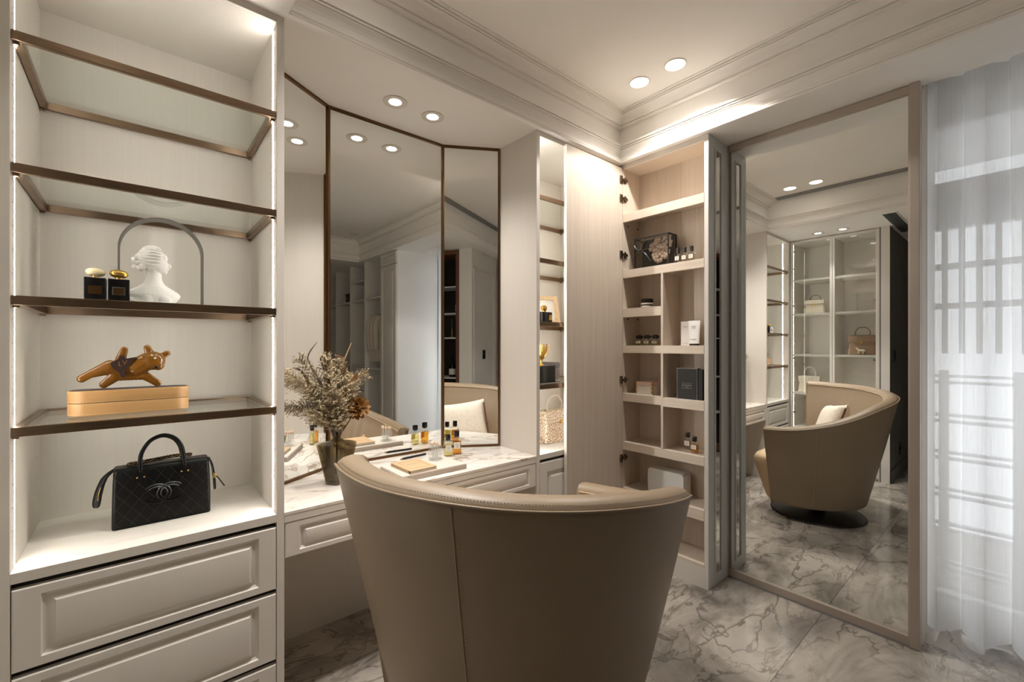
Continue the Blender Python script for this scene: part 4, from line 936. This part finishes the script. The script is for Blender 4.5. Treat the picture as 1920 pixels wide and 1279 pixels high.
for i, p in enumerate(cpts[::1]):
    u = Vector((1, .2, .1)).normalized(); v = Vector((0, 1, .2)) if i % 2 else Vector((0, .2, 1)); v = (v - u * v.dot(u)).normalized()
    g.tube([p + Vector((0, -.006, .000)) + (u * .0066 * math.cos(2 * math.pi * k / 8) + v * .0056 * math.sin(2 * math.pi * k / 8)) for k in range(8)], .0017, 5, closed=True)
ob('chain', g, M['gunmetal'], hb, 60)
g = G(); g.tube([p + Vector((0, -.006, .0005 + .0015 * math.sin(i * 1.3))) for i, p in enumerate(cpts)], .0034, 6); ob('chain_leather', g, M['blackleather'], hb, 60)

# ------------------------------------------------------------------ vanity top
def rsq(c, z, hw, r, rot, n=5):
    ca, sa = math.cos(rot), math.sin(rot)
    return [(c[0] + x * ca - y * sa, c[1] + x * sa + y * ca, z) for x, y in rrect(-hw, hw, -hw, hw, r, n)]
vc = (.654, 1.930); vr = RAD(28)
vz = thing('vase', 'smoked ribbed glass vase with flared neck on the vanity', 'vase', (vc[0], vc[1], ZD))
body = [(.002, .034, .012), (.006, .036, .013), (.165, .0635, .022), (.172, .063, .022), (.176, .055, .022), (.181, .030, .018), (.186, .0185, .0175), (.193, .0165, .016), (.215, .024, .0225), (.245, .0345, .033)]
inner = [(.243, .0325, .031), (.215, .022, .0205), (.195, .0145, .014), (.182, .026, .016), (.174, .050, .02), (.166, .059, .02), (.030, .0375, .012), (.026, .034, .010)]
g = G(); g.rings([rsq(vc, ZD + z, h, r, vr) for z, h, r in body + inner]); ob('glass', g, M['smoke'], vz, 40)
g = G()
for k in range(4):
    for j in range(17):
        f = (j + .5) / 17 * 2 - 1
        p = []
        for z, h, r in ((.012, .0365, 0), (.160, .0625, 0)):
            x, y = f * (h - .012), -h - .0003
            a = vr + k * math.pi / 2; p.append((vc[0] + x * math.cos(a) - y * math.sin(a), vc[1] + x * math.sin(a) + y * math.cos(a), ZD + z))
        g.tube(p, .0009, 4)
ob('ribs', g, M['smoke'], vz, kind='stuff')
g = G(); g.rings([rsq(vc, ZD + z, h, r, vr) for z, h, r in ((.003, .037, .013), (.012, .0375, .013))]); ob('clear_base', g, M['crystal'], vz, 40)
# dried arrangement
bo = thing('dried_bouquet', 'dried plume bouquet with bronze flower and curled leaves in vase', 'bouquet', (vc[0], vc[1], ZD + .03))
def plume(pts, nb, bl, m, seed, drop=.0):
    rnd = random.Random(seed); sp = smoothpath(pts, 8); g = G(); g.tube(sp, [.0016 * (1 - .6 * i / len(sp)) for i in range(len(sp))], 5)
    n = len(sp)
    for b in range(nb):
        f = .22 + .78 * (b + rnd.random()) / nb; p = sp[min(n - 1, int(f * (n - 1)))]; d = (sp[min(n - 1, int(f * (n - 1)) + 1)] - sp[max(0, int(f * (n - 1)) - 1)]).normalized()
        side = Vector((rnd.gauss(0, 1), rnd.gauss(0, .6), rnd.gauss(0, 1))); side = (side - d * side.dot(d)).normalized()
        dr = (d * .75 + side * .8 + Vector((0, 0, -drop))).normalized(); L_ = bl * (1.15 - .75 * f) * rnd.uniform(.6, 1.15)
        m_ = max(6, int(L_ / .0026))
        for q in range(m_):
            c = p + dr * L_ * (q + .5) / m_ + Vector((0, 0, -drop * .02 * (q / m_) ** 2)); s_ = Vector((rnd.gauss(0, 1), rnd.gauss(0, 1), rnd.gauss(0, 1))).normalized()
            e = (dr * .7 + s_).normalized() * rnd.uniform(.005, .0105); w_ = e.cross(s_).normalized() * rnd.uniform(.0013, .0026)
            v = [g.bm.verts.new(c - w_), g.bm.verts.new(c + w_), g.bm.verts.new(c + e)]; g.bm.faces.new(v)
    return ob('plume', g, m, bo)
r0 = (.654, 1.930, .93)
PL = [((.60, 1.91, 1.05), (.53, 1.89, 1.16), (.44, 1.88, 1.235)), ((.60, 1.93, 1.03), (.53, 1.93, 1.085), (.45, 1.93, 1.09)), ((.62, 1.91, 1.08), (.56, 1.90, 1.20), (.49, 1.89, 1.29)),
      ((.635, 1.90, 1.08), (.61, 1.88, 1.20), (.59, 1.88, 1.30)), ((.655, 1.91, 1.10), (.655, 1.90, 1.20), (.65, 1.90, 1.275)), ((.685, 1.94, 1.08), (.72, 1.95, 1.17), (.79, 1.95, 1.21)),
      ((.62, 1.90, 1.02), (.58, 1.88, 1.06), (.53, 1.87, 1.055)), ((.61, 1.95, 1.06), (.545, 1.97, 1.17), (.47, 1.975, 1.19)), ((.64, 1.90, 1.02), (.63, 1.86, 1.10), (.60, 1.84, 1.16)), ((.675, 1.92, 1.06), (.70, 1.91, 1.15), (.715, 1.91, 1.21)),
      ((.63, 1.93, 1.03), (.58, 1.92, 1.12), (.525, 1.915, 1.18)), ((.645, 1.91, 1.00), (.615, 1.89, 1.05), (.585, 1.88, 1.10))]
for i, q in enumerate(PL): plume([r0] + list(q), 175, .080, M['plume'] if i % 3 else M['plume2'], 40 + i, .12)
def leaf(pts, wmax, m, curl=.4, seed=0):
    sp = smoothpath(pts, 7); n = len(sp); rs = []
    for i, p in enumerate(sp):
        f = i / (n - 1); d = (sp[min(i + 1, n - 1)] - sp[max(i - 1, 0)]).normalized(); s_ = d.cross(Vector((.2, -1, .3))).normalized(); k = Matrix.Rotation(curl * f * 3, 3, d) @ s_; nn = d.cross(k)
        w_ = wmax * math.sin(math.pi * min(1, .08 + f * .9)) ** .8 + .0004
        rs.append([p - k * w_, p + nn * w_ * .35 + nn * .0006, p + k * w_, p + nn * w_ * .35 - nn * .0006])
    g = G(); g.rings(rs); return ob('leaf', g, m, bo, 60)
leaf([r0, (.66, 1.92, 1.15), (.672, 1.905, 1.255), (.690, 1.90, 1.31), (.706, 1.90, 1.352)], .0105, M['leafdry'], .5)
leaf([r0, (.665, 1.92, 1.15), (.68, 1.90, 1.23), (.664, 1.895, 1.285), (.632, 1.89, 1.30)], .006, M['leafdry'], .9)
leaf([r0, (.66, 1.90, 1.10), (.69, 1.885, 1.17), (.717, 1.88, 1.21), (.72, 1.885, 1.19)], .014, M['leafdry'], .35)
leaf([r0, (.60, 1.92, 1.14), (.545, 1.91, 1.25), (.53, 1.90, 1.30), (.562, 1.89, 1.355)], .010, M['leafdark'], .4)
leaf([r0, (.62, 1.90, 1.16), (.585, 1.89, 1.25), (.575, 1.885, 1.29), (.60, 1.88, 1.297), (.64, 1.88, 1.262)], .009, M['leafdark'], .5)
leaf([r0, (.62, 1.90, 1.05), (.592, 1.88, 1.12), (.575, 1.875, 1.16)], .007, M['leafdark'], .3)
leaf([r0, (.64, 1.95, 1.12), (.66, 1.96, 1.26), (.655, 1.96, 1.34)], .009, M['leafdark'], .4)
leaf([r0, (.57, 1.92, 1.13), (.50, 1.91, 1.24), (.45, 1.90, 1.24)], .010, M['leafdark'], .3)
for i, q in enumerate(((.61, 1.93, 1.1), (.66, 1.9, 1.12), (.69, 1.91, 1.06))):
    g = G(); g.tube([(vc[0] + (i - 1) * .006, vc[1], ZD + .04), r0, q], .002, 6); ob('stem', g, M['stem'], bo)
fc = Vector((.728, 1.885, 1.070))
g = G(); g.tube([r0, (.70, 1.90, 1.02), fc], .0028, 6); g.ico(fc, .017, 2); fo = ob('flower', g, M['petal'], bo, 60, label='bronze dried dahlia-like flower')
g = G(); rs = []
for i in range(8):
    f = i / 7; w_ = .0068 * math.sin(math.pi * (.12 + .80 * f)) + .0006; x = .012 + .040 * f; z = .010 * f * f
    rs.append([(x, -w_, z + .3 * w_), (x, 0, z - .0008), (x, w_, z + .3 * w_), (x, 0, z + .0008)])
g.rings(rs); bmesh.ops.recalc_face_normals(g.bm, faces=g.bm.faces[:]); pme = bpy.data.meshes.new('petal'); g.bm.to_mesh(pme); g.bm.free()
for ring, (cnt, tilt, scl) in enumerate(((9, 62, .72), (13, 38, .9), (16, 12, 1.05), (15, -14, 1.05), (11, -42, .95))):
    for k in range(cnt):
        o = obm('petal', pme, M['petal'], fo, 60); ax = Matrix.Rotation(RAD(-48), 4, 'X') if False else Matrix.Rotation(RAD(62), 4, 'X')
        Mx = Matrix.Translation(fc) @ Matrix.Rotation(RAD(-28), 4, 'Z') @ Matrix.Rotation(RAD(58), 4, 'X') @ Matrix.Rotation(2 * math.pi * (k + ring * .5) / cnt + random.uniform(-.1, .1), 4, 'Z') @ Matrix.Rotation(RAD(-tilt + random.uniform(-8, 8)), 4, 'Y') @ Matrix.Diagonal((scl, scl * random.uniform(.8, 1.2), 1, 1))
        o.matrix_basis = Mx

# tray, book, cup, pen, perfumes
ty = thing('vanity_tray', 'beige rectangular tray on the marble vanity top', 'tray', (1.035, 1.857, ZD))
ob('rim', G().box(.866, 1.203, 1.744, 1.968, ZD, ZD + .0225, .002), M['beigeboard'], ty, 40); ob('inlay', G().box(.871, 1.198, 1.749, 1.963, ZD + .0222, ZD + .0245, .001), M['cream'], ty)
ZT = ZD + .0245
bk = thing('book', 'small pale tan cloth book lying on the tray', 'book', (.98, 1.85, ZT))
Mb = Matrix.Translation((.978, 1.848, 0)) @ Matrix.Rotation(RAD(2), 4, 'Z')
def mbox(name, b, m, par, bev=.0): 
    g = G().box(*b, bev) if bev else G().box(*b)
    for v in g.bm.verts: v.co = Mb @ v.co
    return ob(name, g, m, par)
mbox('cover', (-.068, .068, -.092, .092, ZT + .0125, ZT + .015), M['paperwood'], bk, .0008); mbox('cover', (-.068, .068, -.092, .092, ZT, ZT + .0025), M['paperwood'], bk, .0008)
mbox('spine', (-.069, -.066, -.092, .092, ZT + .0005, ZT + .0145), M['paperwood'], bk, .0005); mbox('pages', (-.066, .065, -.090, .090, ZT + .0024, ZT + .0126), M['cream'], bk)
g = G()
for b in ((-.048, .048, .062, .0635), (-.048, .048, -.0635, -.062), (-.048, -.0468, -.062, .062), (.0468, .048, -.062, .062), (-.03, .03, .012, .014)): g.box(b[0], b[1], b[2], b[3], ZT + .0149, ZT + .0153)
for v in g.bm.verts: v.co = Mb @ v.co
ob('cover_print', g, M['inkb'], bk); mbox('spine_mark', (-.0695, -.0688, -.090, -.076, ZT + .002, ZT + .013), M['ink'], bk)
cp = thing('crystal_cup', 'ripple-cut crystal tumbler on the tray holding cotton swabs', 'tumbler', (1.126, 1.905, ZT))
prof = [(.026, 0)]
for k in range(4):
    z0 = .002 + k * .0185
    for f in (0, .25, .5, .75): prof.append((.0275 + .006 * math.sin(math.pi * (f + .12)), z0 + .0185 * f))
prof += [(.0285, .077), (.026, .0775), (.024, .074), (.0235, .012), (.02, .009)]
ob('glass', G().lathe(prof, (1.126, 1.905, ZT), 20), M['crystal'], cp, 60)
for k in range(13):
    a = k * 2.4; r_ = .013 * math.sqrt((k + .5) / 13); dx, dy = math.cos(a) * .012, math.sin(a) * .012; x, y = 1.126 + r_ * math.cos(a), 1.905 + r_ * math.sin(a)
    t = thing('cotton_swab', 'cotton swab standing in the crystal tumbler', 'cotton swab', (x, y, ZT + .010), 0, 'swabs in the tumbler')
    hh = .068 + .012 * ((k * 7) % 5) / 5
    ob('stick', G().tube([(x, y, ZT + .0102), (x + dx, y + dy, ZT + hh)], .0011, 6), M['whitecard'], t); ob('tip', G().ico((x + dx * 1.1, y + dy * 1.1, ZT + hh + .006), (.0042, .0042, .009), 2), M['cotton'], t, 60)
t = thing('cosmetic_pencil', 'dark cosmetic pencil lying by the mirror foot behind the tray', 'pencil', (1.11, 2.10, ZD)); ob('barrel', G().cyl((1.045, 2.095, ZD + .0056), (1.185, 2.107, ZD + .0056), .0055, seg=10), M['blackmatte'], t, 40); ob('tip', G().cyl((1.045, 2.095, ZD + .0056), (1.028, 2.0935, ZD + .0045), .0055, .001, 10), M['inkb'], t, 40)

def perfume(label, loc, w_, d_, h_, caph, liq, rotz=0, cat='perfume bottle', fill=.78, capm='black', group=None, capw=.5):
    t = thing('perfume_bottle', label, cat, loc, rotz, group, local=True)
    ob('glass', G().box(-w_ / 2, w_ / 2, -d_ / 2, d_ / 2, 0, h_, w_ * .08, 3), M['perfglass'], t, 40)
    ob('liquid', G().box(-w_ / 2 + .003, w_ / 2 - .003, -d_ / 2 + .003, d_ / 2 - .003, .005, h_ * fill, w_ * .05), M[liq], t, 40)
    ob('neck', G().cyl((0, 0, h_ - .0005), (0, 0, h_ + .005), w_ * .17), M['steel'], t, 40)
    if capm == 'oval': ob('cap', G().ico((0, 0, h_ + .004 + caph / 2), (w_ * .55, d_ * .5, caph / 2), 3), M['black'], t, 60)
    else: ob('cap', G().box(-w_ * capw / 2, w_ * capw / 2, -d_ * min(.9, capw * 1.4) / 2, d_ * min(.9, capw * 1.4) / 2, h_ + .003, h_ + .003 + caph, .0015), M[capm], t, 40)
    lb = ob('label', G().box(-w_ * .34, w_ * .34, -d_ / 2 - .0008, -d_ / 2 + .0002, h_ * .36, h_ * .74), M['label'], t)
    g = G()
    for k in range(3): g.box(-w_ * (.2 - .03 * k), w_ * (.2 - .03 * k), -d_ / 2 - .0011, -d_ / 2 - .0007, h_ * (.62 - .09 * k), h_ * (.62 - .09 * k) + .0012)
    ob('label_print', g, M['ink'], lb)
    return t
perfume('square perfume bottle of pale yellow liquid beside the tumbler', (1.262, 2.005, ZD), .047, .030, .083, .030, 'citron', RAD(-20))
perfume('square perfume bottle of amber liquid near the mirror fold', (1.322, 2.012, ZD), .050, .030, .092, .032, 'amber', RAD(-24))

# ------------------------------------------------------------------ narrow cabinet contents
t = thing('perfume_bottle', 'black squat perfume bottle with gilded knob before the photo frame', 'perfume bottle', (1.775, 1.795, Z3)); ob('body', G().box(1.735, 1.818, 1.77, 1.82, Z3, Z3 + .060, .004, 3), M['black'], t, 40); ob('label', G().box(1.792, 1.812, 1.7688, 1.7702, Z3 + .015, Z3 + .045), M['gold2'], t); ob('collar', G().cyl((1.775, 1.795, Z3 + .0595), (1.775, 1.795, Z3 + .068), .011), M['gold2'], t, 40); ob('cap', G().ico((1.775, 1.795, Z3 + .084), (.022, .018, .018), 2), M['gold2'], t, 20)
t = thing('photo_frame', 'pale oak photo frame leaning on the narrow cabinet shelf', 'photo frame', (1.92, 1.90, Z3))
Mf = Matrix.Translation((1.925, 1.93, Z3)) @ Matrix.Rotation(RAD(-16), 4, 'Z') @ Matrix.Rotation(RAD(-14), 4, 'X')
def fbox(name, boxes, m, par):
    g = G()
    for b in boxes: g.box(*b, .001)
    for v in g.bm.verts: v.co = Mf @ v.co
    return ob(name, g, m, par)
fbox('frame', ((-.10, -.073, -.009, .009, 0, .185), (.073, .10, -.009, .009, 0, .185), (-.073, .073, -.009, .009, .158, .185), (-.073, .073, -.009, .009, 0, .027)), M['frameoak'], t)
pr_ = fbox('print', ((-.073, .073, .0, .003, .027, .158),), M['label'], t); fbox('print_marks', ((-.05, -.03, -.001, .0005, .05, .085), (-.02, .0, -.001, .0005, .055, .075), (.01, .04, -.001, .0005, .05, .065)), M['ink'], pr_)
t = thing('flower_ornament', 'gilded protea ornament on a black cube in narrow cabinet', 'ornament', (1.785, 1.80, Z4)); ob('cube', G().box(1.712, 1.848, 1.775, 1.90, Z4, Z4 + .098, .002), M['black'], t)
g = G(); g.lathe([(.020, .098), (.016, .104), (.006, .112), (.006, .128), (.016, .138), (.022, .142)], (1.785, 1.83, Z4), 16); fl_ = ob('stand', g, M['gold2'], t, 40)
g = G(); rs = []
for i in range(7): f = i / 6; w_ = .0042 * math.sin(math.pi * (.15 + .75 * f)) + .0004; r_ = .010 + .050 * f ** .75 - .010 * f ** 4; z = .135 + .088 * f ** 1.15; rs.append([(r_, -w_, z), (r_ - .001, 0, z - .001), (r_, w_, z), (r_ + .001, 0, z + .001)])
g.rings(rs); bmesh.ops.recalc_face_normals(g.bm, faces=g.bm.faces[:]); gme = bpy.data.meshes.new('gilt_petal'); g.bm.to_mesh(gme); g.bm.free()
for ring, (cnt, s_, tl) in enumerate(((18, 1.0, 0), (15, .62, -4), (9, .32, -2))):
    for k in range(cnt):
        o = obm('petal', gme, M['gold2'], fl_, 60); o.matrix_basis = Matrix.Translation((1.785, 1.83, Z4 + .135)) @ Matrix.Rotation(2 * math.pi * (k + .5 * ring) / cnt, 4, 'Z') @ Matrix.Rotation(RAD(tl), 4, 'Y') @ Matrix.Diagonal((s_, 1, s_ if s_ < 1 else 1.0, 1)) @ Matrix.Translation((0, 0, -.135))
t = thing('monogram_box', 'dark brown monogram canvas box behind the gilded ornament', 'box', (1.94, 1.96, Z4)); ob('body', G().box(1.862, 2.03, 1.91, 2.04, Z4, Z4 + .075, .003), M['darkcanvas'], t); ob('lid', G().box(1.861, 2.031, 1.909, 2.041, Z4 + .076, Z4 + .108, .003), M['darkcanvas'], t)
g = G()
for i in range(9):
    for j in range(4): cx_, cz_ = 1.875 + i * .018, Z4 + .014 + j * .022; g.box(cx_ - .0035, cx_ + .0035, 1.9082, 1.9091, cz_ - .0012, cz_ + .0012); g.box(cx_ - .0012, cx_ + .0012, 1.9082, 1.9091, cz_ - .0035, cz_ + .0035)
ob('monogram_print', g, M['monoprint'], t, kind='stuff')

def handbag(label, loc, rotz, L_, D_, H_, hh, m, strap, group='handbags on display', flap=False):
    t = thing('handbag', label, 'handbag', loc, rotz, group, local=True)
    def rg(z, k): return [(x, y, z) for x, y in rrect(-L_ / 2 + k, L_ / 2 - k, -D_ / 2 + k * .9, D_ / 2 - k * .9, D_ * .22, 4)]
    g = G(); g.rings([rg(.0, .006), rg(.004, .001)] + [rg(.004 + (H_ - .012) * k / 6, .001 + D_ * .16 * (k / 6)) for k in range(7)] + [rg(H_, D_ * .26)]); ob('body', g, M[m], t, 50)
    g = G(); w_ = L_ * .24
    g.tube(smoothpath([(-w_, 0, H_ - .005), (-w_ * 1.02, 0, H_ + hh * .45), (-w_ * .6, 0, H_ + hh * .9), (0, 0, H_ + hh), (w_ * .6, 0, H_ + hh * .9), (w_ * 1.02, 0, H_ + hh * .45), (w_, 0, H_ - .005)], 6), .0048, 8); ob('handle', g, M[strap], t, 60)
    g = G(); g.prism([(-L_ * .47, H_ - .004), (-L_ * .45, H_ * .62), (-L_ * .2, H_ * .52), (L_ * .2, H_ * .52), (L_ * .45, H_ * .62), (L_ * .47, H_ - .004)], lambda x, z: (x, -D_ / 2 * (1 - .30 * z / H_) - .005, z), lambda x, z: (x, -D_ / 2 * (1 - .30 * z / H_) + .004, z)); f_ = ob('flap', g, M[m], t)
    g = G(); g.box(-L_ * .46, L_ * .46, -D_ * .40 - .010, -D_ * .40 - .004, H_ * .64, H_ * .64 + .008); ob('strap', g, M[strap], t)
    ob('clasp', G().box(-.010, .010, -D_ * .40 - .014, -D_ * .40 - .006, H_ * .58, H_ * .58 + .022, .002), M['gold2'], t)
    return t
handbag('cream crocodile handbag at the foot of the narrow cabinet', (1.985, 1.915, ZB), 0, .26, .12, .195, .085, 'croc', 'creamleather')
handbag('ivory leather handbag high behind the glass doors', (-.44, 1.50, 1.6943), RAD(90), .19, .09, .145, .055, 'creamleather', 'taupeleather')
hbw = handbag('taupe leather handbag with horse charm behind the glass doors', (-.46, 1.09, 1.2433), RAD(90), .245, .11, .205, .080, 'taupeleather', 'taupeleather')
g = G(); g.capsule((-.02, -.075, .045), (.02, -.075, .048), .013, .012, 5); g.capsule((.022, -.075, .052), (.034, -.075, .068), .008, .008, 4); g.ico((.040, -.075, .070), (.011, .006, .007), 2)
for x in (-.022, -.012, .014, .024): g.capsule((x, -.075, .04), (x + .003, -.075, .016), .0045, .004, 4)
g.capsule((-.031, -.075, .05), (-.038, -.075, .03), .004, .003, 4)
ob('horse_charm', g, M['creamleather'], hbw, 0, [remesh(.002, 2, .5)], label='cream leather horse charm')
handbag('cream crocodile handbag low behind the glass doors', (-.44, 1.552, .8253), RAD(90), .215, .10, .18, .095, 'crocw', 'creamleather')

# ------------------------------------------------------------------ open cupboard contents
S2, S3, S4_, S5, S6, S7 = 1.8216, 1.5762, 1.3402, 1.0302, .7237, .4302
fb = thing('flower_box', 'black-edged clear box with blush rose heart and ribbon', 'flower box', (2.455, 1.50, S2))
fx0, fx1, fy0, fy1, fz0, fz1 = 2.410, 2.500, 1.385, 1.615, S2, S2 + .195
g = G(); e = .0035
for y in (fy0, fy1):
    for x in (fx0, fx1): g.box(x - e, x + e, y - e, y + e, fz0, fz1)
for z in (fz0 + e, fz1 - e):
    for x in (fx0, fx1): g.box(x - e, x + e, fy0, fy1, z - e, z + e)
    for y in (fy0, fy1): g.box(fx0, fx1, y - e, y + e, z - e, z + e)
ob('edge_frame', g, M['blackmatte'], fb)
for b in ((fx0 - .001, fx0 + .001, fy0, fy1), (fx1 - .001, fx1 + .001, fy0, fy1), (fx0, fx1, fy0 - .001, fy0 + .001), (fx0, fx1, fy1 - .001, fy1 + .001)): ob('pane', G().box(*b, fz0 + .002, fz1 - .002), M['smokeacr'], fb)
ob('backing', G().box(fx1 - .016, fx1 - .010, fy0 + .004, fy1 - .004, fz0 + .007, fz1 - .007), M['blackmatte'], fb)
g = G(); rn = random.Random(3)
pts = []
for k in range(400):
    u, v = rn.uniform(-1.15, 1.15), rn.uniform(-1.15, 1.2)
    if (u * u + v * v - 1) ** 3 - u * u * v ** 3 < -.02 and all((u - a) ** 2 + (v - b) ** 2 > .055 for a, b in pts): pts.append((u, v))
for u, v in pts:
    c = Vector((fx0 + .050 - .012 * (1 - .5 * (u * u + v * v)), 1.462 - u * .066, S2 + .096 + v * .070))
    for ring in range(3):
        for q in range(5):
            a = 2 * math.pi * q / 5 + ring * .7; r_ = .0035 + .0038 * ring; g.ico(c + Vector((-.006 + ring * .0030, r_ * math.cos(a), r_ * math.sin(a))), (.0035, .0058, .0058), 1)
ob('rose_heart', g, M['rose'], fb, 60, kind='stuff', label='blush preserved roses in a heart')
g = G(); rb = lambda y, z, x=0: (fx0 - .004 - x, y, z)
for q in (((1.57, S2 + .115), (1.545, S2 + .16), (1.53, S2 + .192)), ((1.57, S2 + .115), (1.535, S2 + .09), (1.50, S2 + .04)), ((1.57, S2 + .115), (1.60, S2 + .13), (1.617, S2 + .155)), ((1.57, S2 + .115), (1.595, S2 + .10), (1.615, S2 + .09)), ((1.57, S2 + .115), (1.50, S2 + .12), (1.385, S2 + .155)), ((1.57, S2 + .115), (1.572, S2 + .06), (1.573, S2 + .003))):
    g.tube(smoothpath([rb(*q[0], .003), rb(*q[1], .006), rb(*q[2], .001)], 5), .0045, 6, flat=.0012)
g.ico(rb(1.57, S2 + .115, .004), .008, 2); ob('ribbon_bow', g, M['ribbon'], fb, 60)
FX = RAD(-90)   # labels face the room (-X)
for i, y in enumerate((1.335, 1.293, 1.250)): perfume(('mini perfume bottle next to the flower box', 'mini perfume bottle in the middle of the flower-box trio', 'mini perfume bottle at the end by the cupboard side')[i], (2.43, y, S2), .036, .022, .060, .030, 'clearl', FX, group='mini perfumes on the flower-box shelf')
t = thing('cosmetic_jar', 'black cosmetic jar with white label band in cupboard', 'jar', (2.45, 1.553, S3)); ob('jar', G().lathe([(.034, 0), (.036, .003), (.036, .036), (.034, .038)], (2.45, 1.553, S3), 28), M['black'], t, 40); ob('label', G().lathe([(.0364, .006), (.0364, .014)], (2.45, 1.553, S3), 28, False, False), M['label'], t, 40); ob('label', G().lathe([(.0364, .022), (.0364, .032)], (2.45, 1.553, S3), 28, False, False), M['label'], t, 40); ob('lid', G().lathe([(.036, .0385), (.037, .040), (.037, .056), (.034, .058)], (2.45, 1.553, S3), 28), M['blackmatte'], t, 40)
for i, y in enumerate((1.610, 1.552, 1.495)): perfume(('low perfume bottle with oval black cap by the hinge side', 'low perfume bottle with oval black cap between two alike', 'low perfume bottle with oval black cap by the divider')[i], (2.45, y, S4_), .048, .026, .037, .026, 'citron', FX, capm='oval', group='oval-capped perfumes')
t = thing('carton', 'slim white cosmetics carton behind the white tube', 'carton', (2.478, 1.302, S4_)); ob('box', G().box(2.460, 2.497, 1.272, 1.332, S4_, S4_ + .142, .0008), M['whitecard'], t); g = G(); [g.box(2.4594, 2.4602, 1.288, 1.318, S4_ + z, S4_ + z + .0015) for z in (.112, .106, .012)]; ob('print', g, M['slot'], t)
t = thing('cream_tube', 'white cream tube standing on its black cap in cupboard', 'tube', (2.44, 1.239, S4_)); g = G()
g.rings([[(2.44 + .011 * (1 - f) ** .6 * math.sin(a) + .0008 * math.sin(a), 1.239 + (.030 + .0065 * f) * math.cos(a), S4_ + .011 + .132 * f) for a in [2 * math.pi * k / 28 for k in range(28)]] for f in [j / 12 for j in range(13)]]); ob('body', g, M['white'], t, 60); ob('cap', G().lathe([(.0285, 0), (.029, .001), (.029, .011)], (2.44, 1.239, S4_), 28, sx=.38), M['black'], t, 40)
text('CHANEL', .0095, M['ink'], t, (2.4278, 1.239, S4_ + .034), (RAD(90), 0, RAD(-90)))
g = G(); [g.box(2.4300, 2.4316, 1.226, 1.252, S4_ + z, S4_ + z + .0014) for z in (.112, .107, .102)]; ob('print', g, M['slot'], t)
t = thing('jewellery_box', 'blush pink jewellery box with gilded corners in cupboard', 'box', (2.465, 1.552, 1.0342)); ob('body', G().box(2.415, 2.515, 1.496, 1.612, 1.0342, 1.034 + .052, .002), M['whitecard'], t); ob('lid', G().box(2.4145, 2.5155, 1.4955, 1.6125, 1.034 + .053, 1.034 + .078, .002), M['pink'], t)
for y in (1.4945, 1.6035):
    for z0 in (.006, .030, .055): ob('corner_mount', G().box(2.4130, 2.424, y, y + .0100, 1.034 + z0, 1.034 + z0 + .018, .002), M['gold2'], t)
t = thing('gift_box', 'tall black gift box with cream border and name label', 'gift box', (2.43, 1.268, S5)); ob('box', G().box(2.412, 2.448, 1.207, 1.330, S5, S5 + .178, .0008), M['blackmatte'], t)
g = G(); [g.box(2.4112, 2.4122, *b) for b in ((1.207, 1.2085, S5, S5 + .178), (1.3285, 1.330, S5, S5 + .178), (1.2085, 1.3285, S5 + .1765, S5 + .178))]
l_ = .0008
for b in ((1.243, 1.297, S5 + .092, S5 + .0928), (1.243, 1.297, S5 + .062, S5 + .0628), (1.243, 1.2438, S5 + .062, S5 + .0928), (1.2962, 1.297, S5 + .062, S5 + .0928)): g.box(2.4112, 2.4122, *b)
ob('border', g, M['cream'], t); text('JO MALONE', .0080, M['cream'], t, (2.4116, 1.270, S5 + .080), (RAD(90), 0, RAD(-90))); text('LONDON', .0045, M['cream'], t, (2.4116, 1.270, S5 + .069), (RAD(90), 0, RAD(-90)))
t = thing('gift_box', 'slim plain black gift box beside the labelled one', 'gift box', (2.43, 1.19, S5)); ob('box', G().box(2.415, 2.50, 1.178, 1.203, S5, S5 + .172, .0008), M['blackmatte'], t); ob('lid_line', G().box(2.4145, 2.5005, 1.1775, 1.2035, S5 + .05, S5 + .051), M['dark'], t)
perfume('clear perfume bottle at the back of the lower cupboard shelf', (2.485, 1.302, S6), .043, .024, .070, .028, 'clearl', FX)
perfume('golden perfume bottle at the front of the lower cupboard shelf', (2.43, 1.232, S6), .043, .026, .064, .028, 'amber', FX)
t = thing('vanity_case', 'white rounded vanity case standing low in cupboard', 'case', (2.475, 1.417, S7)); g = G()
g.prism(rrect(1.300, 1.535, S7, S7 + .150, .022, 6), lambda y, z: (2.430, y, z), lambda y, z: (2.478, y, z)); ob('front_half', g, M['white'], t, 40)
g = G(); g.prism(rrect(1.300, 1.535, S7, S7 + .150, .022, 6), lambda y, z: (2.481, y, z), lambda y, z: (2.515, y, z)); ob('rear_half', g, M['whitecard'], t, 40); g = G(); g.prism(rrect(1.302, 1.533, S7 + .002, S7 + .148, .020, 6), lambda y, z: (2.477, y, z), lambda y, z: (2.482, y, z)); ob('zip_band', g, M['beigeboard'], t)
t = thing('storage_box', 'small dark storage box on the far wardrobe shelf', 'box', (2.6, -2.4, 1.985)); ob('box', G().box(2.45, 2.70, -2.45, -2.25, 1.9853, 2.10, .003), M['darkcanvas'], t); ob('lid', G().box(2.445, 2.705, -2.455, -2.245, 2.10, 2.13, .003), M['dark'], t)
for o in bpy.data.objects:
    if '_local' in o: del o['_local']
